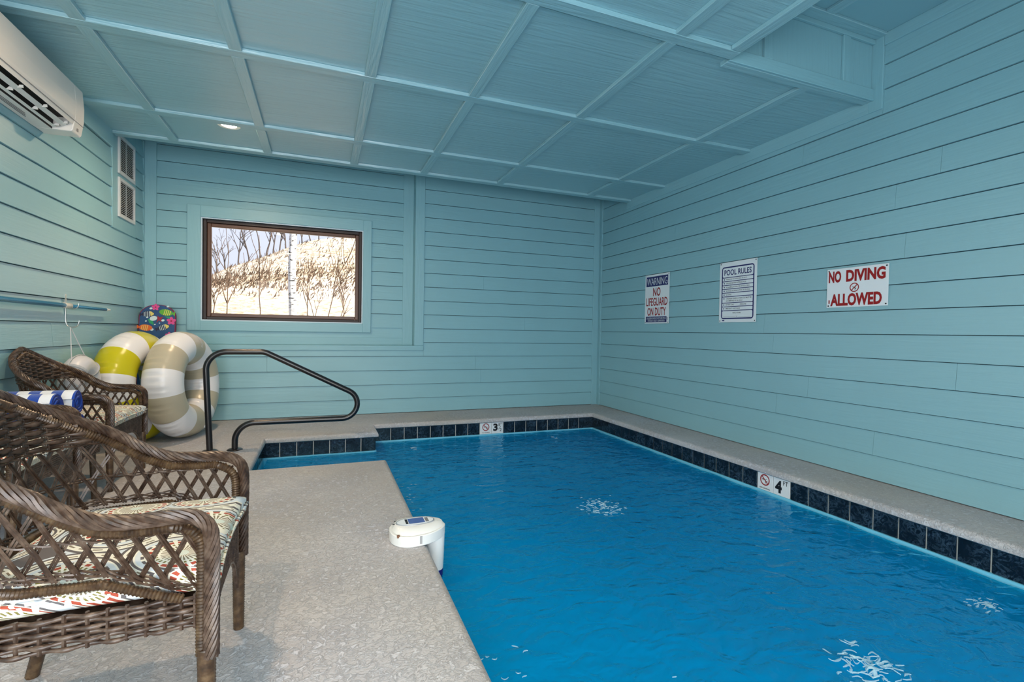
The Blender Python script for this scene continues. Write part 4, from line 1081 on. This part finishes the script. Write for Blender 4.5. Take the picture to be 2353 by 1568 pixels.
# ================================================================== outside the window
def m_hill():
    t = NT('dry_hillside'); v = t.coord()
    a = t.noise(v, .5, 4, .6); b = t.noise(t.n('ShaderNodeMapping', {0: v, 3: (2.2, 2.2, 5)}).outputs[0], 3.0, 6, .7, .6)
    c = t.ramp(a, [(.35, sr(222, 202, 172)), (.6, sr(236, 224, 206))]); d = t.ramp(b, [(.44, (1, 1, 1, 1)), (.54, (0, 0, 0, 1))])
    c = t.mix(t.math('MULTIPLY', d, .7), c, sr(120, 102, 86))
    return t.p(color=c, rough=.95, spec=.1, normal=t.bump(b, .5, .08))
HILL = m_hill()
def hill_z(x, y):
    K = [(-30, -6), (-6, 1.3), (-3.53, 2.80), (-3.08, 3.08), (-2.56, 3.29), (-2.03, 3.52), (-1.2, 3.93), (-.36, 4.26), (.83, 4.5), (3, 4.7), (30, 6)]
    xr = x*19/max(y, 6); ridge = 0
    for (xa, za), (xb, zb) in zip(K[:-1], K[1:]):
        if xa <= xr <= xb: ridge = za+(zb-za)*(xr-xa)/(xb-xa)
    if y < 10: z = .2+1.0*max(0, (y-6.8)/3.2)
    elif y < 13: z = 1.2+.75*(y-10)/3
    elif y < 19: z = 1.95+(ridge-1.95)*((y-13)/6)
    else: z = ridge-.25*(y-19)
    return z+.05*noise.noise((x*.9, y*.9, 3.1))
mb = MB(); nx, ny = 110, 90; v = []
for j in range(ny+1):
    for i in range(nx+1):
        x = -22+38*i/nx; y = 6.75+27*(j/ny)**1.2; v.append((x, y, hill_z(x, y)))
mb.add(v, [(j*(nx+1)+i, j*(nx+1)+i+1, (j+1)*(nx+1)+i+1, (j+1)*(nx+1)+i) for j in range(ny) for i in range(nx)])
o = mb.build('hillside', HILL, smooth=80); struct(o, 'dry sunlit hillside rising outside the window', 'hill')
BARK = simple('grey_bark', sr(74, 66, 64), .9, var=.3); TWIG = simple('brown_twigs', sr(86, 68, 54), .9, var=.3)
def m_birch():
    t = NT('white_birch_bark'); v = t.coord((6, 6, 18)); n = t.noise(v, 2.2, 4, .6, .5)
    return t.p(color=t.ramp(n, [(.40, sr(20, 17, 16)), (.46, sr(215, 212, 212))]), rough=.8)
BIRCH = m_birch()
def bare_tree(base, h, seed, r0, label, group, m=BARK, spread=.5, levels=3, kids=5, name='bare_tree'):
    rnd = random.Random(seed); t = thing(name, label, 'tree', base, group=group); parts = {0: MB(), 1: MB()}
    def grow(p, d, L, r, lev):
        pts = [p]; q = p.copy(); dd = d.copy(); n = 6
        for k in range(n):
            dd = (dd+Vector((rnd.uniform(-1, 1), rnd.uniform(-1, 1), rnd.uniform(-.4, .8)))*.13).normalized(); q = q+dd*L/n; pts.append(q.copy())
        parts[0 if lev == 0 else 1].tube(pts, lambda i: max(.004, r*(1-.75*i/n)), 5)
        if lev < levels:
            for c in range(kids if lev == 0 else 3):
                i = rnd.randint(2, n); ax = Vector((rnd.uniform(-1, 1), rnd.uniform(-1, 1), rnd.uniform(.1, .9))).normalized()
                grow(pts[i], (dd*(1-spread)+ax*spread).normalized(), L*rnd.uniform(.35, .6), r*(1-.75*i/n)*.7+.003, lev+1)
    grow(Vector((0, 0, -.1)), Vector((rnd.uniform(-.15, .15), rnd.uniform(-.1, .1), 1)).normalized(), h, r0, 0)
    parts[0].build('trunk', m, t, smooth=60); parts[1].build('branches', m, t, smooth=60); return t
def at(px, y):
    """x on the plane Y=y seen at photo column px near the horizon"""
    u = (px-1176.5)/1121.35; yaw = 0.3695121
    a = yaw+math.atan(u); return math.tan(a)*y
k = 0
for px, y, h, sd in ((516, 18.6, .9, 1), (546, 18.8, 1.5, 2), (572, 18.8, 1.5, 3), (598, 18.9, 1.2, 4), (609, 18.9, 1.15, 5), (640, 18.9, 1.2, 6), (655, 18.9, 1.0, 16), (692, 18.9, .8, 7), (712, 18.9, .8, 8), (498, 18.4, .6, 9), (626, 18.9, 1.3, 10), (730, 18.9, .6, 12)):
    x = at(px, y); bare_tree((x, y, hill_z(x, y)), h, sd, .028, 'bare grey tree standing on the ridge outside the window', 'bare trees on the ridge')
for px, y, h, sd in ((523, 9.4, 1.6, 21), (597, 9.8, 1.7, 22), (745, 9.6, 2.0, 23), (790, 9.9, 1.0, 24), (703, 9.5, .9, 25), (488, 9.6, .9, 26), (770, 9.3, .8, 27), (725, 9.4, .8, 28)):
    x = at(px, y); bare_tree((x, y, hill_z(x, y)), h, sd, .012, 'thin leafless sapling on the slope just outside the window', 'saplings outside the window', TWIG, .45, 2, 4, 'sapling')
x = at(671, 8.6); t = thing('birch_trunk', 'white birch trunk with dark flecks just outside the window', 'tree', (x, 8.6, hill_z(x, 8.6)))
MB().tube([(.01*math.sin(i*.9), .012*math.cos(i*.7), -.1+.25*i) for i in range(24)], lambda i: .062-.0008*i, 14).build('trunk', BIRCH, t, smooth=60)
# dry brush on the slope
mb = MB(); rnd = random.Random(11)
for i in range(2600):
    px = rnd.uniform(440, 880); y = rnd.choice((rnd.uniform(13, 15.5), rnd.uniform(12, 18.9))); x = at(px, y)+rnd.uniform(-.3, .3); z = hill_z(x, y); L = rnd.uniform(.06, .25); a = rnd.uniform(0, 6.28); lean = rnd.uniform(.2, 1.4)
    d = Vector((math.cos(a)*lean, math.sin(a)*lean, 1)).normalized()*L; w = Vector((-math.sin(a), math.cos(a), .2))*rnd.uniform(.003, .008); p = Vector((x, y, z-.02))
    mb.add([p+w, p-w, p+d*.6+Vector((.02, 0, -.02))-w*.5, p+d], [(0, 1, 2), (0, 2, 3)])
o = mb.build('dry_brush', TWIG); tag(o, 'dry brown brush scattered over the hillside', 'brush', kind='stuff')
